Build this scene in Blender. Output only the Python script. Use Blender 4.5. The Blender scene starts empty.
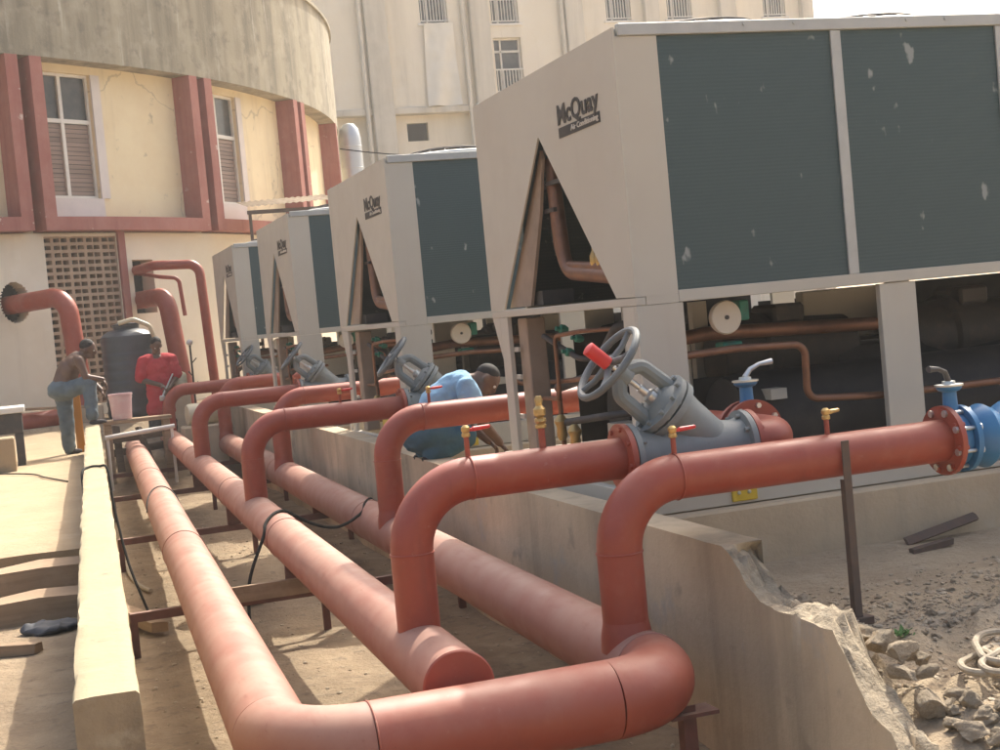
import bpy, bmesh, math, random
from mathutils import Vector, Matrix, Quaternion, noise
R_ = math.radians
random.seed(7)
scene = bpy.context.scene
COL = scene.collection

# ------------------------------------------------------------------ camera
YAW, PITCH, ROLL, FOC = 0.3158, 0.0417, 0.0923, 1.4167
_f = Vector((math.sin(YAW)*math.cos(PITCH), math.cos(YAW)*math.cos(PITCH), -math.sin(PITCH)))
_r = Vector((math.cos(YAW), -math.sin(YAW), 0)); _u = _r.cross(_f)
_R = _r*math.cos(ROLL) - _u*math.sin(ROLL); _U = _r*math.sin(ROLL) + _u*math.cos(ROLL)
cam_data = bpy.data.cameras.new('camera'); cam = bpy.data.objects.new('camera', cam_data); COL.objects.link(cam)
m = Matrix.Identity(4)
for i in range(3):
    m[i][0], m[i][1], m[i][2] = _R[i], _U[i], -_f[i]
cam.matrix_world = m
cam_data.sensor_width = 36; cam_data.lens = 36*FOC; cam_data.clip_start = .05; cam_data.clip_end = 2000
scene.camera = cam
# ------------------------------------------------------------------ sky and sun
SUN = Vector((.60, .72, 1.0)).normalized()
w = bpy.data.worlds.new('World'); scene.world = w; w.use_nodes = True
nt = w.node_tree; bg = nt.nodes['Background']
sky = nt.nodes.new('ShaderNodeTexSky'); sky.sky_type = 'NISHITA'; sky.sun_disc = False
sky.sun_elevation = math.asin(SUN.z); sky.sun_rotation = math.atan2(SUN.x, SUN.y)
sky.air_density = 1.0; sky.dust_density = 9.0; sky.ozone_density = 1.0
nt.links.new(sky.outputs[0], bg.inputs[0]); bg.inputs[1].default_value = .15
sl = bpy.data.lights.new('sun', 'SUN'); so = bpy.data.objects.new('sun', sl); COL.objects.link(so)
sl.energy = 2.9; sl.angle = R_(.6); sl.color = (1, .94, .83)
so.rotation_euler = (-SUN).to_track_quat('-Z', 'Y').to_euler()
scene.view_settings.view_transform = 'Standard'; scene.view_settings.look = 'None'
scene.view_settings.exposure = 1.16; scene.view_settings.gamma = 1
scene.view_settings.use_curve_mapping = False
scene.render.resolution_x = 1024; scene.render.resolution_y = 768

# ------------------------------------------------------------------ materials
class NT:
    def __init__(s, name):
        s.m = bpy.data.materials.new(name); s.m.use_nodes = True; s.t = s.m.node_tree
        s.b = s.t.nodes['Principled BSDF']
    def n(s, typ, **k):
        o = s.t.nodes.new(typ)
        for a, v in k.items(): setattr(o, a, v)
        return o
    def l(s, a, b): s.t.links.new(a, b)

def mat(name, col, rough=.7, metal=0, layers=(), bump=None, rvar=.0, coat=0, spec=None):
    """layers: (kind, colour, scale, lo, hi, strength[, stretch]); kind = noise | streak | hstreak | top | spots | musg"""
    N = NT(name); b = N.b
    b.inputs['Roughness'].default_value = rough; b.inputs['Metallic'].default_value = metal
    if spec is not None: b.inputs['Specular IOR Level'].default_value = spec
    if coat: b.inputs['Coat Weight'].default_value = coat
    tc = N.n('ShaderNodeTexCoord'); oi = N.n('ShaderNodeObjectInfo')
    off = N.n('ShaderNodeVectorMath', operation='SCALE'); off.inputs[3].default_value = 37.0
    cmb = N.n('ShaderNodeCombineXYZ')
    for i in range(3): N.l(oi.outputs['Random'], cmb.inputs[i])
    N.l(cmb.outputs[0], off.inputs[0])
    add = N.n('ShaderNodeVectorMath', operation='ADD'); N.l(tc.outputs['Object'], add.inputs[0]); N.l(off.outputs[0], add.inputs[1])
    P = add.outputs[0]
    cur = None
    for L in layers:
        kind, c, sc, lo, hi, st = L[:6]
        mp = N.n('ShaderNodeMapping')
        if kind == 'streak': mp.inputs['Scale'].default_value = (1, 1, .08)
        if kind == 'along': mp.inputs['Scale'].default_value = (1, .3, 1)
        if kind == 'hstreak': mp.inputs['Scale'].default_value = (.05, .05, 1)
        N.l(P, mp.inputs['Vector'])
        if kind == 'crack':
            dn = N.n('ShaderNodeTexNoise'); dn.inputs['Scale'].default_value = sc*2.2; dn.inputs['Detail'].default_value = 6; N.l(mp.outputs[0], dn.inputs['Vector'])
            dv = N.n('ShaderNodeVectorMath', operation='SCALE'); dv.inputs[3].default_value = .55/sc; N.l(dn.outputs['Color'], dv.inputs[0])
            da_ = N.n('ShaderNodeVectorMath', operation='ADD'); N.l(mp.outputs[0], da_.inputs[0]); N.l(dv.outputs[0], da_.inputs[1])
            tx = N.n('ShaderNodeTexVoronoi', feature='DISTANCE_TO_EDGE'); tx.inputs['Scale'].default_value = sc; N.l(da_.outputs[0], tx.inputs['Vector']); fac = tx.outputs['Distance']
        elif kind == 'spots':
            tx = N.n('ShaderNodeTexVoronoi'); tx.inputs['Scale'].default_value = sc; N.l(mp.outputs[0], tx.inputs['Vector'])
            fac = tx.outputs['Distance']
        else:
            tx = N.n('ShaderNodeTexNoise'); tx.inputs['Scale'].default_value = sc; tx.inputs['Detail'].default_value = 7
            tx.inputs['Roughness'].default_value = .62; N.l(mp.outputs[0], tx.inputs['Vector']); fac = tx.outputs['Fac']
        mr = N.n('ShaderNodeMapRange'); mr.inputs[1].default_value = lo; mr.inputs[2].default_value = hi
        mr.inputs[3].default_value = 0; mr.inputs[4].default_value = st
        N.l(fac, mr.inputs[0]); F = mr.outputs[0]
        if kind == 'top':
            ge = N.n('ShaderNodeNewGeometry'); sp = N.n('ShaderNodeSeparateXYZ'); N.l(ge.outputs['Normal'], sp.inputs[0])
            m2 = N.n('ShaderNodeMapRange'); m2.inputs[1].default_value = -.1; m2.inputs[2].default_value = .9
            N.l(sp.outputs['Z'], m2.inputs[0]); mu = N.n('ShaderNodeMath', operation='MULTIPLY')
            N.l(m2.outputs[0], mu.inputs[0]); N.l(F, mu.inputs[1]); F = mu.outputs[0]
        mx = N.n('ShaderNodeMix', data_type='RGBA'); N.l(F, mx.inputs['Factor'])
        if cur is None: mx.inputs['A'].default_value = (*col, 1)
        else: N.l(cur, mx.inputs['A'])
        mx.inputs['B'].default_value = (*c, 1); cur = mx.outputs['Result']
    if cur is None: b.inputs['Base Color'].default_value = (*col, 1)
    else: N.l(cur, b.inputs['Base Color'])
    if rvar:
        tx = N.n('ShaderNodeTexNoise'); tx.inputs['Scale'].default_value = 6; tx.inputs['Detail'].default_value = 6; N.l(P, tx.inputs['Vector'])
        mr = N.n('ShaderNodeMapRange'); mr.inputs[1].default_value = .3; mr.inputs[2].default_value = .7
        mr.inputs[3].default_value = max(.05, rough-rvar); mr.inputs[4].default_value = min(1, rough+rvar)
        N.l(tx.outputs['Fac'], mr.inputs[0]); N.l(mr.outputs[0], b.inputs['Roughness'])
    if bump:
        prev = None
        for sc, strn, dist in bump:
            tx = N.n('ShaderNodeTexNoise'); tx.inputs['Scale'].default_value = sc; tx.inputs['Detail'].default_value = 8
            tx.inputs['Roughness'].default_value = .6; N.l(P, tx.inputs['Vector'])
            bp = N.n('ShaderNodeBump'); bp.inputs['Strength'].default_value = strn; bp.inputs['Distance'].default_value = dist
            N.l(tx.outputs['Fac'], bp.inputs['Height'])
            if prev: N.l(prev, bp.inputs['Normal'])
            prev = bp.outputs[0]
        N.l(prev, b.inputs['Normal'])
    return N.m

M = {}
DUST = (.42, .27, .20)
M['header'] = mat('header_paint', (.29, .098, .066), .62, layers=[('along', (.34, .145, .105), 5, .35, .7, .6), ('along', (.24, .066, .043), 9, .54, .72, .55), ('top', (.40, .245, .18), 3.1, .15, .65, .8), ('along', (.30, .115, .08), 6.5, .52, .66, .65), ('along', (.22, .075, .05), 26, .62, .76, .5), ('noise', (.09, .045, .03), 45, .70, .76, .6)], rvar=.1, bump=[(60, .08, .004)])
M['cross'] = mat('cross_paint', (.325, .068, .036), .5, layers=[('noise', (.25, .045, .026), 3.5, .4, .75, .6), ('noise', (.37, .12, .075), 9, .55, .78, .5), ('top', (.43, .235, .165), 4, .2, .7, .65), ('noise', (.10, .04, .025), 40, .69, .75, .6), ('noise', (.42, .26, .19), 16, .66, .74, .4)], rvar=.12, bump=[(60, .06, .003)])
M['riser'] = mat('riser_paint', (.315, .055, .028), .47, layers=[('noise', (.225, .036, .02), 3.5, .4, .75, .65), ('noise', (.37, .10, .06), 11, .52, .75, .5), ('top', (.42, .20, .14), 6, .25, .8, .45), ('streak', (.18, .04, .026), 8, .62, .74, .5), ('noise', (.09, .035, .022), 42, .69, .75, .6), ('noise', (.42, .25, .18), 18, .67, .74, .4)], rvar=.12, bump=[(70, .06, .003)])
M['oxide'] = mat('steel_oxide', (.14, .045, .03), .7, layers=[('noise', (.08, .035, .024), 9, .4, .7, .8), ('top', (.36, .25, .17), 8, .3, .6, .5)])
M['post'] = mat('rusty_post', (.095, .066, .05), .75, layers=[('noise', (.14, .08, .05), 14, .45, .7, .7)])
M['lowwall'] = mat('pale_plaster', (.345, .285, .175), .92, layers=[('noise', (.285, .23, .14), 2.5, .42, .75, .7), ('noise', (.20, .165, .11), 13, .60, .76, .7), ('noise', (.39, .335, .225), 6, .55, .8, .5), ('noise', (.12, .105, .078), 4.2, .66, .74, .85), ('noise', (.15, .125, .085), 48, .67, .73, .7)], bump=[(25, .4, .014), (120, .2, .004)])
M['lowend'] = mat('stained_shaded_wall_end', (.31, .235, .145), .95, layers=[('noise', (.20, .15, .095), 4, .42, .6, .85), ('noise', (.40, .33, .22), 7, .55, .7, .7)], bump=[(25, .5, .015), (90, .4, .005)])  # stains, plus the shade of the near end face darkened into the colour
M['rwall'] = mat('stained_plaster', (.55, .44, .295), .9, layers=[('noise', (.43, .335, .22), 1.3, .42, .6, .85), ('streak', (.29, .24, .165), 3.0, .5, .68, .7), ('noise', (.62, .49, .33), .9, .5, .66, .8), ('noise', (.21, .18, .135), 3.2, .60, .72, .7), ('noise', (.16, .14, .11), 12, .66, .78, .5), ('noise', (.17, .14, .10), 55, .68, .74, .7), ('streak', (.25, .205, .145), 1.2, .56, .66, .6), ('noise', (.36, .335, .29), 2.1, .60, .68, .55)], bump=[(30, .3, .012), (140, .25, .003)])
M['broken'] = mat('broken_concrete', (.42, .345, .24), .95, layers=[('noise', (.24, .195, .135), 9, .4, .62, .85), ('noise', (.54, .47, .36), 22, .55, .75, .7)], bump=[(14, .9, .04), (50, .8, .015), (160, .5, .004)])
M['plinth'] = mat('plinth_concrete', (.575, .455, .30), .92, layers=[('noise', (.46, .355, .235), 2.4, .4, .7, .8), ('streak', (.36, .30, .22), 4, .52, .75, .6), ('noise', (.58, .50, .375), 7, .56, .8, .6), ('noise', (.21, .18, .14), 14, .67, .80, .6)], bump=[(30, .35, .012), (150, .25, .003)])
M['ivory'] = mat('ivory_panel', (.50, .47, .395), .5, layers=[('noise', (.455, .41, .335), 1.3, .4, .7, .6), ('streak', (.42, .37, .30), 5, .58, .78, .35)], rvar=.08)
M['galv'] = mat('galvanised_rail', (.45, .455, .43), .45, metal=.25, layers=[('noise', (.36, .36, .34), 8, .45, .7, .5)])
M['inside'] = mat('dusty_inner_panel', (.33, .25, .185), .85, layers=[('noise', (.22, .165, .12), 4, .4, .7, .7)])
M['black'] = mat('black_insulation', (.022, .022, .023), .75, layers=[('noise', (.05, .045, .04), 5, .5, .75, .7)])
M['dark'] = mat('dark_machine', (.05, .045, .043), .6, layers=[('noise', (.09, .07, .055), 9, .5, .7, .7)])
M['copper'] = mat('copper_brown', (.24, .115, .065), .45, metal=.5, layers=[('noise', (.14, .07, .045), 9, .45, .7, .7)])
M['brass'] = mat('brass', (.50, .34, .13), .4, metal=.7, layers=[('noise', (.3, .19, .09), 25, .5, .7, .6)])
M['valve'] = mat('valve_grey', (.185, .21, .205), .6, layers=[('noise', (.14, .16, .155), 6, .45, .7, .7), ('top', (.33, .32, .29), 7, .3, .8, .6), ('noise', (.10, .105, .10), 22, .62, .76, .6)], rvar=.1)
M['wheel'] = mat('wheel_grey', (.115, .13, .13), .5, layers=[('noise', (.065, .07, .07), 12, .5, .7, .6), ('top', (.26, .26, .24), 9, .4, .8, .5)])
M['blue'] = mat('valve_blue', (.035, .16, .33), .35, layers=[('noise', (.06, .22, .42), 6, .45, .7, .6), ('noise', (.03, .09, .16), 18, .62, .75, .5)])
M['steel'] = mat('bright_steel', (.60, .60, .57), .3, metal=.8)
M['redplastic'] = mat('red_plastic', (.62, .035, .03), .4)
M['yellow'] = mat('yellow_plastic', (.62, .44, .03), .5, layers=[('noise', (.4, .27, .04), 8, .5, .7, .5)])
M['green'] = mat('green_plastic', (.025, .19, .125), .6, layers=[('noise', (.05, .11, .08), 20, .5, .7, .7)])
M['white'] = mat('white_paint', (.70, .67, .60), .5, layers=[('noise', (.55, .5, .43), 6, .5, .75, .6)])
M['dial'] = mat('dial_face', (.62, .54, .42), .5)
M['logo'] = mat('logo_black', (.035, .032, .03), .5)
M['logow'] = mat('logo_white', (.62, .58, .5), .5)
M['skin'] = mat('brown_skin', (.12, .062, .038), .5, layers=[('noise', (.09, .045, .028), 9, .45, .7, .6)])
M['hair'] = mat('black_hair', (.012, .010, .009), .8)
M['eye'] = mat('eye_white', (.6, .56, .5), .4)
M['jeans'] = mat('blue_jeans', (.12, .155, .17), .9, layers=[('noise', (.075, .10, .115), 9, .45, .7, .7)], bump=[(30, .4, .01)])
M['redshirt'] = mat('red_shirt', (.50, .035, .045), .85, layers=[('noise', (.38, .02, .03), 7, .45, .7, .7)], bump=[(14, .5, .02)])
M['trousers'] = mat('dark_trousers', (.03, .027, .03), .9)
M['blueshirt'] = mat('light_blue_shirt', (.24, .42, .58), .9, layers=[('noise', (.20, .36, .52), 6, .45, .7, .5)], bump=[(22, .5, .02)])
M['tealtr'] = mat('teal_overall', (.045, .125, .18), .92, layers=[('noise', (.035, .09, .13), 7, .45, .7, .5)], bump=[(22, .5, .02)])
M['tank'] = mat('tank_plastic', (.042, .05, .058), .42, layers=[('noise', (.065, .072, .08), 4, .45, .7, .7)])
M['bucket'] = mat('pale_bucket', (.62, .42, .42), .5, layers=[('noise', (.66, .58, .54), 9, .5, .7, .6)])
M['cream'] = mat('cream_plastic', (.60, .53, .36), .5, layers=[('noise', (.45, .38, .24), 6, .5, .7, .6)])
M['wood'] = mat('weathered_wood', (.34, .235, .145), .9, layers=[('hstreak', (.20, .135, .08), 14, .4, .65, .8), ('noise', (.42, .31, .20), 5, .5, .75, .6)], bump=[(30, .4, .01)])
M['dwood'] = mat('dark_wood', (.10, .07, .048), .9, layers=[('hstreak', (.05, .036, .026), 14, .4, .65, .8)])
M['rope'] = mat('old_rope', (.40, .34, .25), .95, layers=[('noise', (.27, .22, .16), 40, .45, .65, .7)], bump=[(160, .5, .004)])
M['cable'] = mat('black_cable', (.018, .018, .017), .85, spec=.15)
M['wallY'] = mat('yellow_render', (.77, .655, .43), .9, layers=[('noise', (.70, .56, .35), 1.4, .4, .7, .7), ('streak', (.52, .43, .29), 2.4, .54, .72, .65), ('noise', (.30, .255, .185), 3.6, .63, .74, .75), ('crack', (.40, .33, .22), .38, .008, .002, .55)], bump=[(20, .2, .01)])
M['wallC'] = mat('cream_render', (.76, .685, .535), .9, layers=[('noise', (.68, .60, .455), 1.2, .4, .7, .7), ('streak', (.55, .48, .37), 2.2, .58, .78, .5), ('noise', (.80, .75, .63), 4, .55, .8, .5)], bump=[(20, .2, .01)])
M['parapet'] = mat('mouldy_concrete', (.33, .295, .215), .95, layers=[('streak', (.18, .165, .125), 2.2, .42, .62, .85), ('noise', (.40, .36, .275), 2.0, .48, .7, .75), ('streak', (.50, .465, .38), 4.5, .60, .72, .75), ('noise', (.14, .13, .105), 3.5, .55, .72, .7), ('noise', (.55, .51, .43), 9, .68, .74, .6)], bump=[(18, .3, .015)])
M['fin'] = mat('faded_red_paint', (.33, .125, .10), .85, layers=[('noise', (.39, .185, .15), 3, .4, .7, .7), ('streak', (.23, .08, .065), 5, .5, .7, .6), ('noise', (.60, .50, .42), 3.6, .645, .69, .8)], bump=[(25, .2, .01)])
M['jamb'] = mat('pale_jamb', (.66, .60, .55), .9, layers=[('noise', (.57, .52, .48), 3, .45, .7, .6)])
M['glass'] = mat('dusty_glass', (.06, .065, .065), .22, layers=[('noise', (.13, .12, .105), 3, .4, .7, .7)])
M['blind'] = mat('brown_blind', (.30, .215, .17), .6, layers=[('hstreak', (.20, .145, .115), 9, .42, .6, .8)])
M['grillebrick'] = mat('vent_block', (.42, .30, .20), .95, layers=[('noise', (.32, .22, .15), 6, .4, .7, .7)])
M['void'] = mat('dark_void', (.012, .011, .010), 1)
M['tallwall'] = mat('tall_render', (.76, .69, .55), .9, layers=[('streak', (.60, .54, .43), .9, .46, .68, .75), ('noise', (.80, .76, .65), .7, .48, .75, .7), ('streak', (.48, .43, .35), 2.0, .6, .76, .6), ('noise', (.66, .53, .43), .35, .55, .75, .5)], bump=[(8, .2, .02)])
M['pilaster'] = mat('grey_pilaster', (.64, .59, .49), .9, layers=[('streak', (.46, .42, .34), 1.3, .44, .66, .8), ('noise', (.70, .65, .55), 1, .5, .75, .6)])
M['tarp'] = mat('white_tarp', (.74, .70, .60), .6, layers=[('noise', (.66, .62, .52), 2, .4, .7, .6)])
M['silver'] = mat('silver_sheet', (.52, .55, .56), .35, metal=.5, layers=[('noise', (.42, .44, .45), 3, .45, .7, .5)])
M['corr'] = mat('corrugated_tin', (.44, .37, .28), .6, metal=.2, layers=[('noise', (.28, .19, .13), 4, .45, .7, .7)])
M['slab'] = mat('sandy_slab', (.385, .285, .17), .95, layers=[('noise', (.31, .225, .135), 1.5, .4, .7, .8), ('noise', (.43, .335, .22), 5, .5, .75, .6), ('noise', (.19, .145, .10), 9, .62, .76, .75)], bump=[(18, .5, .025), (90, .35, .006)])
M['ground'] = mat('sandy_ground', (.335, .25, .155), .97, layers=[('noise', (.235, .17, .105), 1.2, .4, .62, .85), ('noise', (.41, .32, .21), 4.2, .5, .72, .7), ('noise', (.15, .112, .075), 9, .55, .72, .8), ('noise', (.46, .38, .275), 38, .62, .74, .5)], bump=[(9, .7, .06), (45, .8, .02), (170, .5, .005)])
M['dust'] = mat('rubble_dust', (.45, .355, .235), .97, layers=[('noise', (.36, .275, .18), 1.2, .4, .62, .8), ('noise', (.52, .425, .30), 4.2, .5, .72, .7), ('noise', (.25, .195, .135), 9, .58, .74, .7), ('noise', (.56, .48, .36), 38, .62, .74, .5)], bump=[(9, .7, .06), (45, .9, .02), (170, .6, .006)])
M['stone'] = mat('rubble_stone', (.46, .375, .265), .97, layers=[('noise', (.34, .265, .18), 7, .4, .7, .8), ('noise', (.56, .48, .37), 13, .55, .75, .6)], bump=[(9, .7, .03), (28, .7, .014), (110, .5, .004)])
M['leaf'] = mat('green_weed', (.07, .16, .03), .7)
M['bluepack'] = mat('dull_blue_plastic', (.045, .05, .058), .7)
M['orange'] = mat('orange_paint', (.50, .20, .02), .6)
# coil: fine horizontal fin lines, white dents where fins are bent
def coil_mat():
    N = NT('condenser_coil'); b = N.b
    tc = N.n('ShaderNodeTexCoord'); oi = N.n('ShaderNodeObjectInfo')
    wv = N.n('ShaderNodeTexWave', wave_type='BANDS', bands_direction='Z'); wv.inputs['Scale'].default_value = 16
    wv.inputs['Distortion'].default_value = .4; wv.inputs['Detail'].default_value = 2; N.l(tc.outputs['Object'], wv.inputs['Vector'])
    no = N.n('ShaderNodeTexNoise'); no.inputs['Scale'].default_value = 3; no.inputs['Detail'].default_value = 6; N.l(tc.outputs['Object'], no.inputs['Vector'])
    mx = N.n('ShaderNodeMix', data_type='RGBA'); mx.inputs['A'].default_value = (.040, .072, .077, 1); mx.inputs['B'].default_value = (.056, .090, .092, 1)
    mu = N.n('ShaderNodeMath', operation='MULTIPLY'); N.l(wv.outputs['Fac'], mu.inputs[0]); N.l(no.outputs['Fac'], mu.inputs[1])
    N.l(mu.outputs[0], mx.inputs['Factor'])
    sep = N.n('ShaderNodeSeparateXYZ'); N.l(tc.outputs['Object'], sep.inputs[0])
    n2 = N.n('ShaderNodeTexNoise'); n2.inputs['Scale'].default_value = 9; n2.inputs['Detail'].default_value = 3
    ad = N.n('ShaderNodeVectorMath', operation='ADD'); cm = N.n('ShaderNodeCombineXYZ')
    ms = N.n('ShaderNodeMath', operation='MULTIPLY'); ms.inputs[1].default_value = 40; N.l(oi.outputs['Random'], ms.inputs[0]); N.l(ms.outputs[0], cm.inputs[0])
    mp = N.n('ShaderNodeMapping'); mp.inputs['Scale'].default_value = (1, 1, .55); N.l(tc.outputs['Object'], mp.inputs['Vector'])
    N.l(mp.outputs[0], ad.inputs[0]); N.l(cm.outputs[0], ad.inputs[1]); N.l(ad.outputs[0], n2.inputs['Vector'])
    r1 = N.n('ShaderNodeMapRange'); r1.inputs[1].default_value = .672; r1.inputs[2].default_value = .72; N.l(n2.outputs['Fac'], r1.inputs[0])
    m3 = N.n('ShaderNodeMath', operation='MULTIPLY'); m3.inputs[1].default_value = .55; N.l(r1.outputs[0], m3.inputs[0])
    mx2 = N.n('ShaderNodeMix', data_type='RGBA'); N.l(m3.outputs[0], mx2.inputs['Factor']); N.l(mx.outputs['Result'], mx2.inputs['A']); mx2.inputs['B'].default_value = (.42, .44, .42, 1)
    N.l(mx2.outputs['Result'], b.inputs['Base Color'])
    b.inputs['Roughness'].default_value = .48; b.inputs['Metallic'].default_value = .1
    bp = N.n('ShaderNodeBump'); bp.inputs['Strength'].default_value = .2; bp.inputs['Distance'].default_value = .004
    N.l(wv.outputs['Fac'], bp.inputs['Height']); N.l(bp.outputs[0], b.inputs['Normal'])
    return N.m
M['coil'] = coil_mat()

# ------------------------------------------------------------------ builders
ORG = {}
def tag(o, label=None, cat=None, group=None, kind=None):
    if label: o['label'] = label
    if cat: o['category'] = cat
    if group: o['group'] = group
    if kind: o['kind'] = kind
    return o
def thing(name, label, cat, loc=(0, 0, 0), group=None):
    o = bpy.data.objects.new(name, None); COL.objects.link(o); o.empty_display_size = .1
    o.location = loc; ORG[o] = Vector(loc); return tag(o, label, cat, group)
def children(o): return [c for c in bpy.data.objects if c.parent is o]
_kids = {}
def copy_tree(o, parent=None):
    c = o.copy(); COL.objects.link(c); c.parent = parent
    if parent is not None: _kids.setdefault(parent, []).append(c)
    for ch in list(_kids.get(o, [])): copy_tree(ch, c)
    ORG[c] = Vector(c.location); return c

def V3(*a): return Vector(a)
def frame(d):
    d = Vector(d).normalized(); a = Vector((0, 0, 1)) if abs(d.z) < .9 else Vector((1, 0, 0))
    u = a.cross(d).normalized(); return u, d.cross(u), d

class MB:
    def __init__(s): s.b = bmesh.new()
    def box(s, x0, x1, y0, y1, z0, z1, bev=0, rot=None, about=None):
        r = bmesh.ops.create_cube(s.b, size=1); vs = r['verts']
        c = Vector(((x0+x1)/2, (y0+y1)/2, (z0+z1)/2))
        for v in vs: v.co = Vector((v.co.x*(x1-x0), v.co.y*(y1-y0), v.co.z*(z1-z0)))
        if bev:
            es = list({e for v in vs for e in v.link_edges})
            g = bmesh.ops.bevel(s.b, geom=es, offset=bev, segments=1, affect='EDGES'); vs = list({v for f in g['faces'] for v in f.verts} | {v for v in vs if v.is_valid})
        for v in vs:
            co = v.co
            if rot is not None: co = rot @ co
            v.co = co + c
        return s
    def sweep(s, pts, r, seg=20, cap=True, closed=False):
        pts = [Vector(p) for p in pts]; n = len(pts)
        rr = r if isinstance(r, (list, tuple)) else [r]*n
        rings = []; u = None
        for i, p in enumerate(pts):
            if closed: d = (pts[(i+1) % n]-pts[i-1])
            else: d = (pts[min(i+1, n-1)]-pts[max(i-1, 0)])
            d.normalize()
            if u is None: u, v, _ = frame(d)
            else:
                u = (u - d*u.dot(d)); u.normalize(); v = d.cross(u)
            rings.append([s.b.verts.new(p+(u*math.cos(2*math.pi*k/seg)+v*math.sin(2*math.pi*k/seg))*rr[i]) for k in range(seg)])
        for i in range(n if closed else n-1):
            a, b = rings[i], rings[(i+1) % n]
            for k in range(seg): s.b.faces.new((a[k], a[(k+1) % seg], b[(k+1) % seg], b[k]))
        if cap and not closed:
            s.b.faces.new(list(reversed(rings[0]))); s.b.faces.new(rings[-1])
        return s
    def cyl(s, p0, p1, r0, r1=None, seg=20): return s.sweep([p0, p1], [r0, r0 if r1 is None else r1], seg)
    def lathe(s, o, d, prof, seg=28):
        o = Vector(o); u, v, d = frame(d); prev = None
        for t, r in prof:
            c = o+d*t
            ring = [s.b.verts.new(c+(u*math.cos(2*math.pi*k/seg)+v*math.sin(2*math.pi*k/seg))*max(r, 1e-4)) for k in range(seg)]
            if prev:
                for k in range(seg): s.b.faces.new((prev[k], prev[(k+1) % seg], ring[(k+1) % seg], ring[k]))
            else: s.b.faces.new(list(reversed(ring)))
            prev = ring
        s.b.faces.new(prev); return s
    def ring(s, c, d, R, r, seg=32, rs=8, a0=0, a1=2*math.pi):
        u, v, d = frame(d); c = Vector(c); full = abs(a1-a0-2*math.pi) < 1e-6
        n = seg if full else seg+1
        return s.sweep([c+(u*math.cos(a0+(a1-a0)*k/seg)+v*math.sin(a0+(a1-a0)*k/seg))*R for k in range(n)], r, rs, closed=full)
    def prism(s, pts, off):
        off = Vector(off); a = [s.b.verts.new(Vector(p)) for p in pts]; b = [s.b.verts.new(Vector(p)+off) for p in pts]
        n = len(pts); s.b.faces.new(list(reversed(a))); s.b.faces.new(b)
        for i in range(n): s.b.faces.new((a[i], a[(i+1) % n], b[(i+1) % n], b[i]))
        return s
    def ball(s, c, r, sub=2, scale=(1, 1, 1), rot=None):
        g = bmesh.ops.create_icosphere(s.b, subdivisions=sub, radius=1)
        for v in g['verts']:
            co = Vector((v.co.x*r*scale[0], v.co.y*r*scale[1], v.co.z*r*scale[2]))
            if rot is not None: co = rot @ co
            v.co = co+Vector(c)
        return s
    def capsule(s, p0, p1, r0, r1=None, seg=12):
        r1 = r0 if r1 is None else r1
        s.cyl(p0, p1, r0, r1, seg); s.ball(p0, r0, 2); s.ball(p1, r1, 2); return s
    def bolts(s, c, d, R, n, r=.012, h=.018, a=.2):
        u, v, d = frame(d); c = Vector(c)
        for k in range(n):
            p = c+(u*math.cos(a+2*math.pi*k/n)+v*math.sin(a+2*math.pi*k/n))*R
            s.cyl(p-d*h, p+d*h, r, seg=6)
        return s
    def build(s, name, material, parent=None, smooth=True, angle=35):
        me = bpy.data.meshes.new(name)
        bmesh.ops.recalc_face_normals(s.b, faces=s.b.faces[:])
        if parent is not None:
            o0 = ORG[parent]
            for v in s.b.verts: v.co -= o0
        s.b.to_mesh(me); s.b.free(); me.materials.append(material)
        if smooth:
            for p in me.polygons: p.use_smooth = True
            me.set_sharp_from_angle(angle=R_(angle))
        o = bpy.data.objects.new(name, me); COL.objects.link(o)
        if parent is not None:
            o.parent = parent; _kids.setdefault(parent, []).append(o); ORG[o] = ORG[parent]
        else: ORG[o] = Vector((0, 0, 0))
        return o

def bolt_parts(name, c, d, R, n, r, h, material, parent, a=.2):
    u, v, d = frame(d); c = Vector(c)
    for k in range(n):
        p = c+(u*math.cos(a+2*math.pi*k/n)+v*math.sin(a+2*math.pi*k/n))*R
        mb = MB(); mb.cyl(p-d*h, p+d*h, r, seg=6); mb.build(name, material, parent)

def solo(mb, name, material, label, cat, group=None, base=None, smooth=True, angle=35):
    """a thing that is one mesh; its origin is put at its base"""
    vs = [v.co for v in mb.b.verts]
    if base is None:
        zs = min(v.z for v in vs); base = Vector((sum(v.x for v in vs)/len(vs), sum(v.y for v in vs)/len(vs), zs))
    for v in mb.b.verts: v.co -= base
    o = mb.build(name, material, None, smooth, angle); o.location = base; ORG[o] = Vector(base)
    return tag(o, label, cat, group)

def bend(pts, rad, n=10):
    """polyline with its corners rounded to radius rad"""
    pts = [Vector(p) for p in pts]; out = [pts[0]]
    for i in range(1, len(pts)-1):
        a, b, c = pts[i-1], pts[i], pts[i+1]; d0 = (b-a).normalized(); d1 = (c-b).normalized()
        ang = d0.angle(d1)
        if ang < 1e-3: continue
        t = rad*math.tan(ang/2); p0 = b-d0*t; ax = d0.cross(d1).normalized(); nrm = ax.cross(d0); cen = p0+nrm*rad
        for k in range(n+1):
            q = Quaternion(ax, ang*k/n); out.append(cen+q @ (p0-cen))
    out.append(pts[-1]); return out

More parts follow.
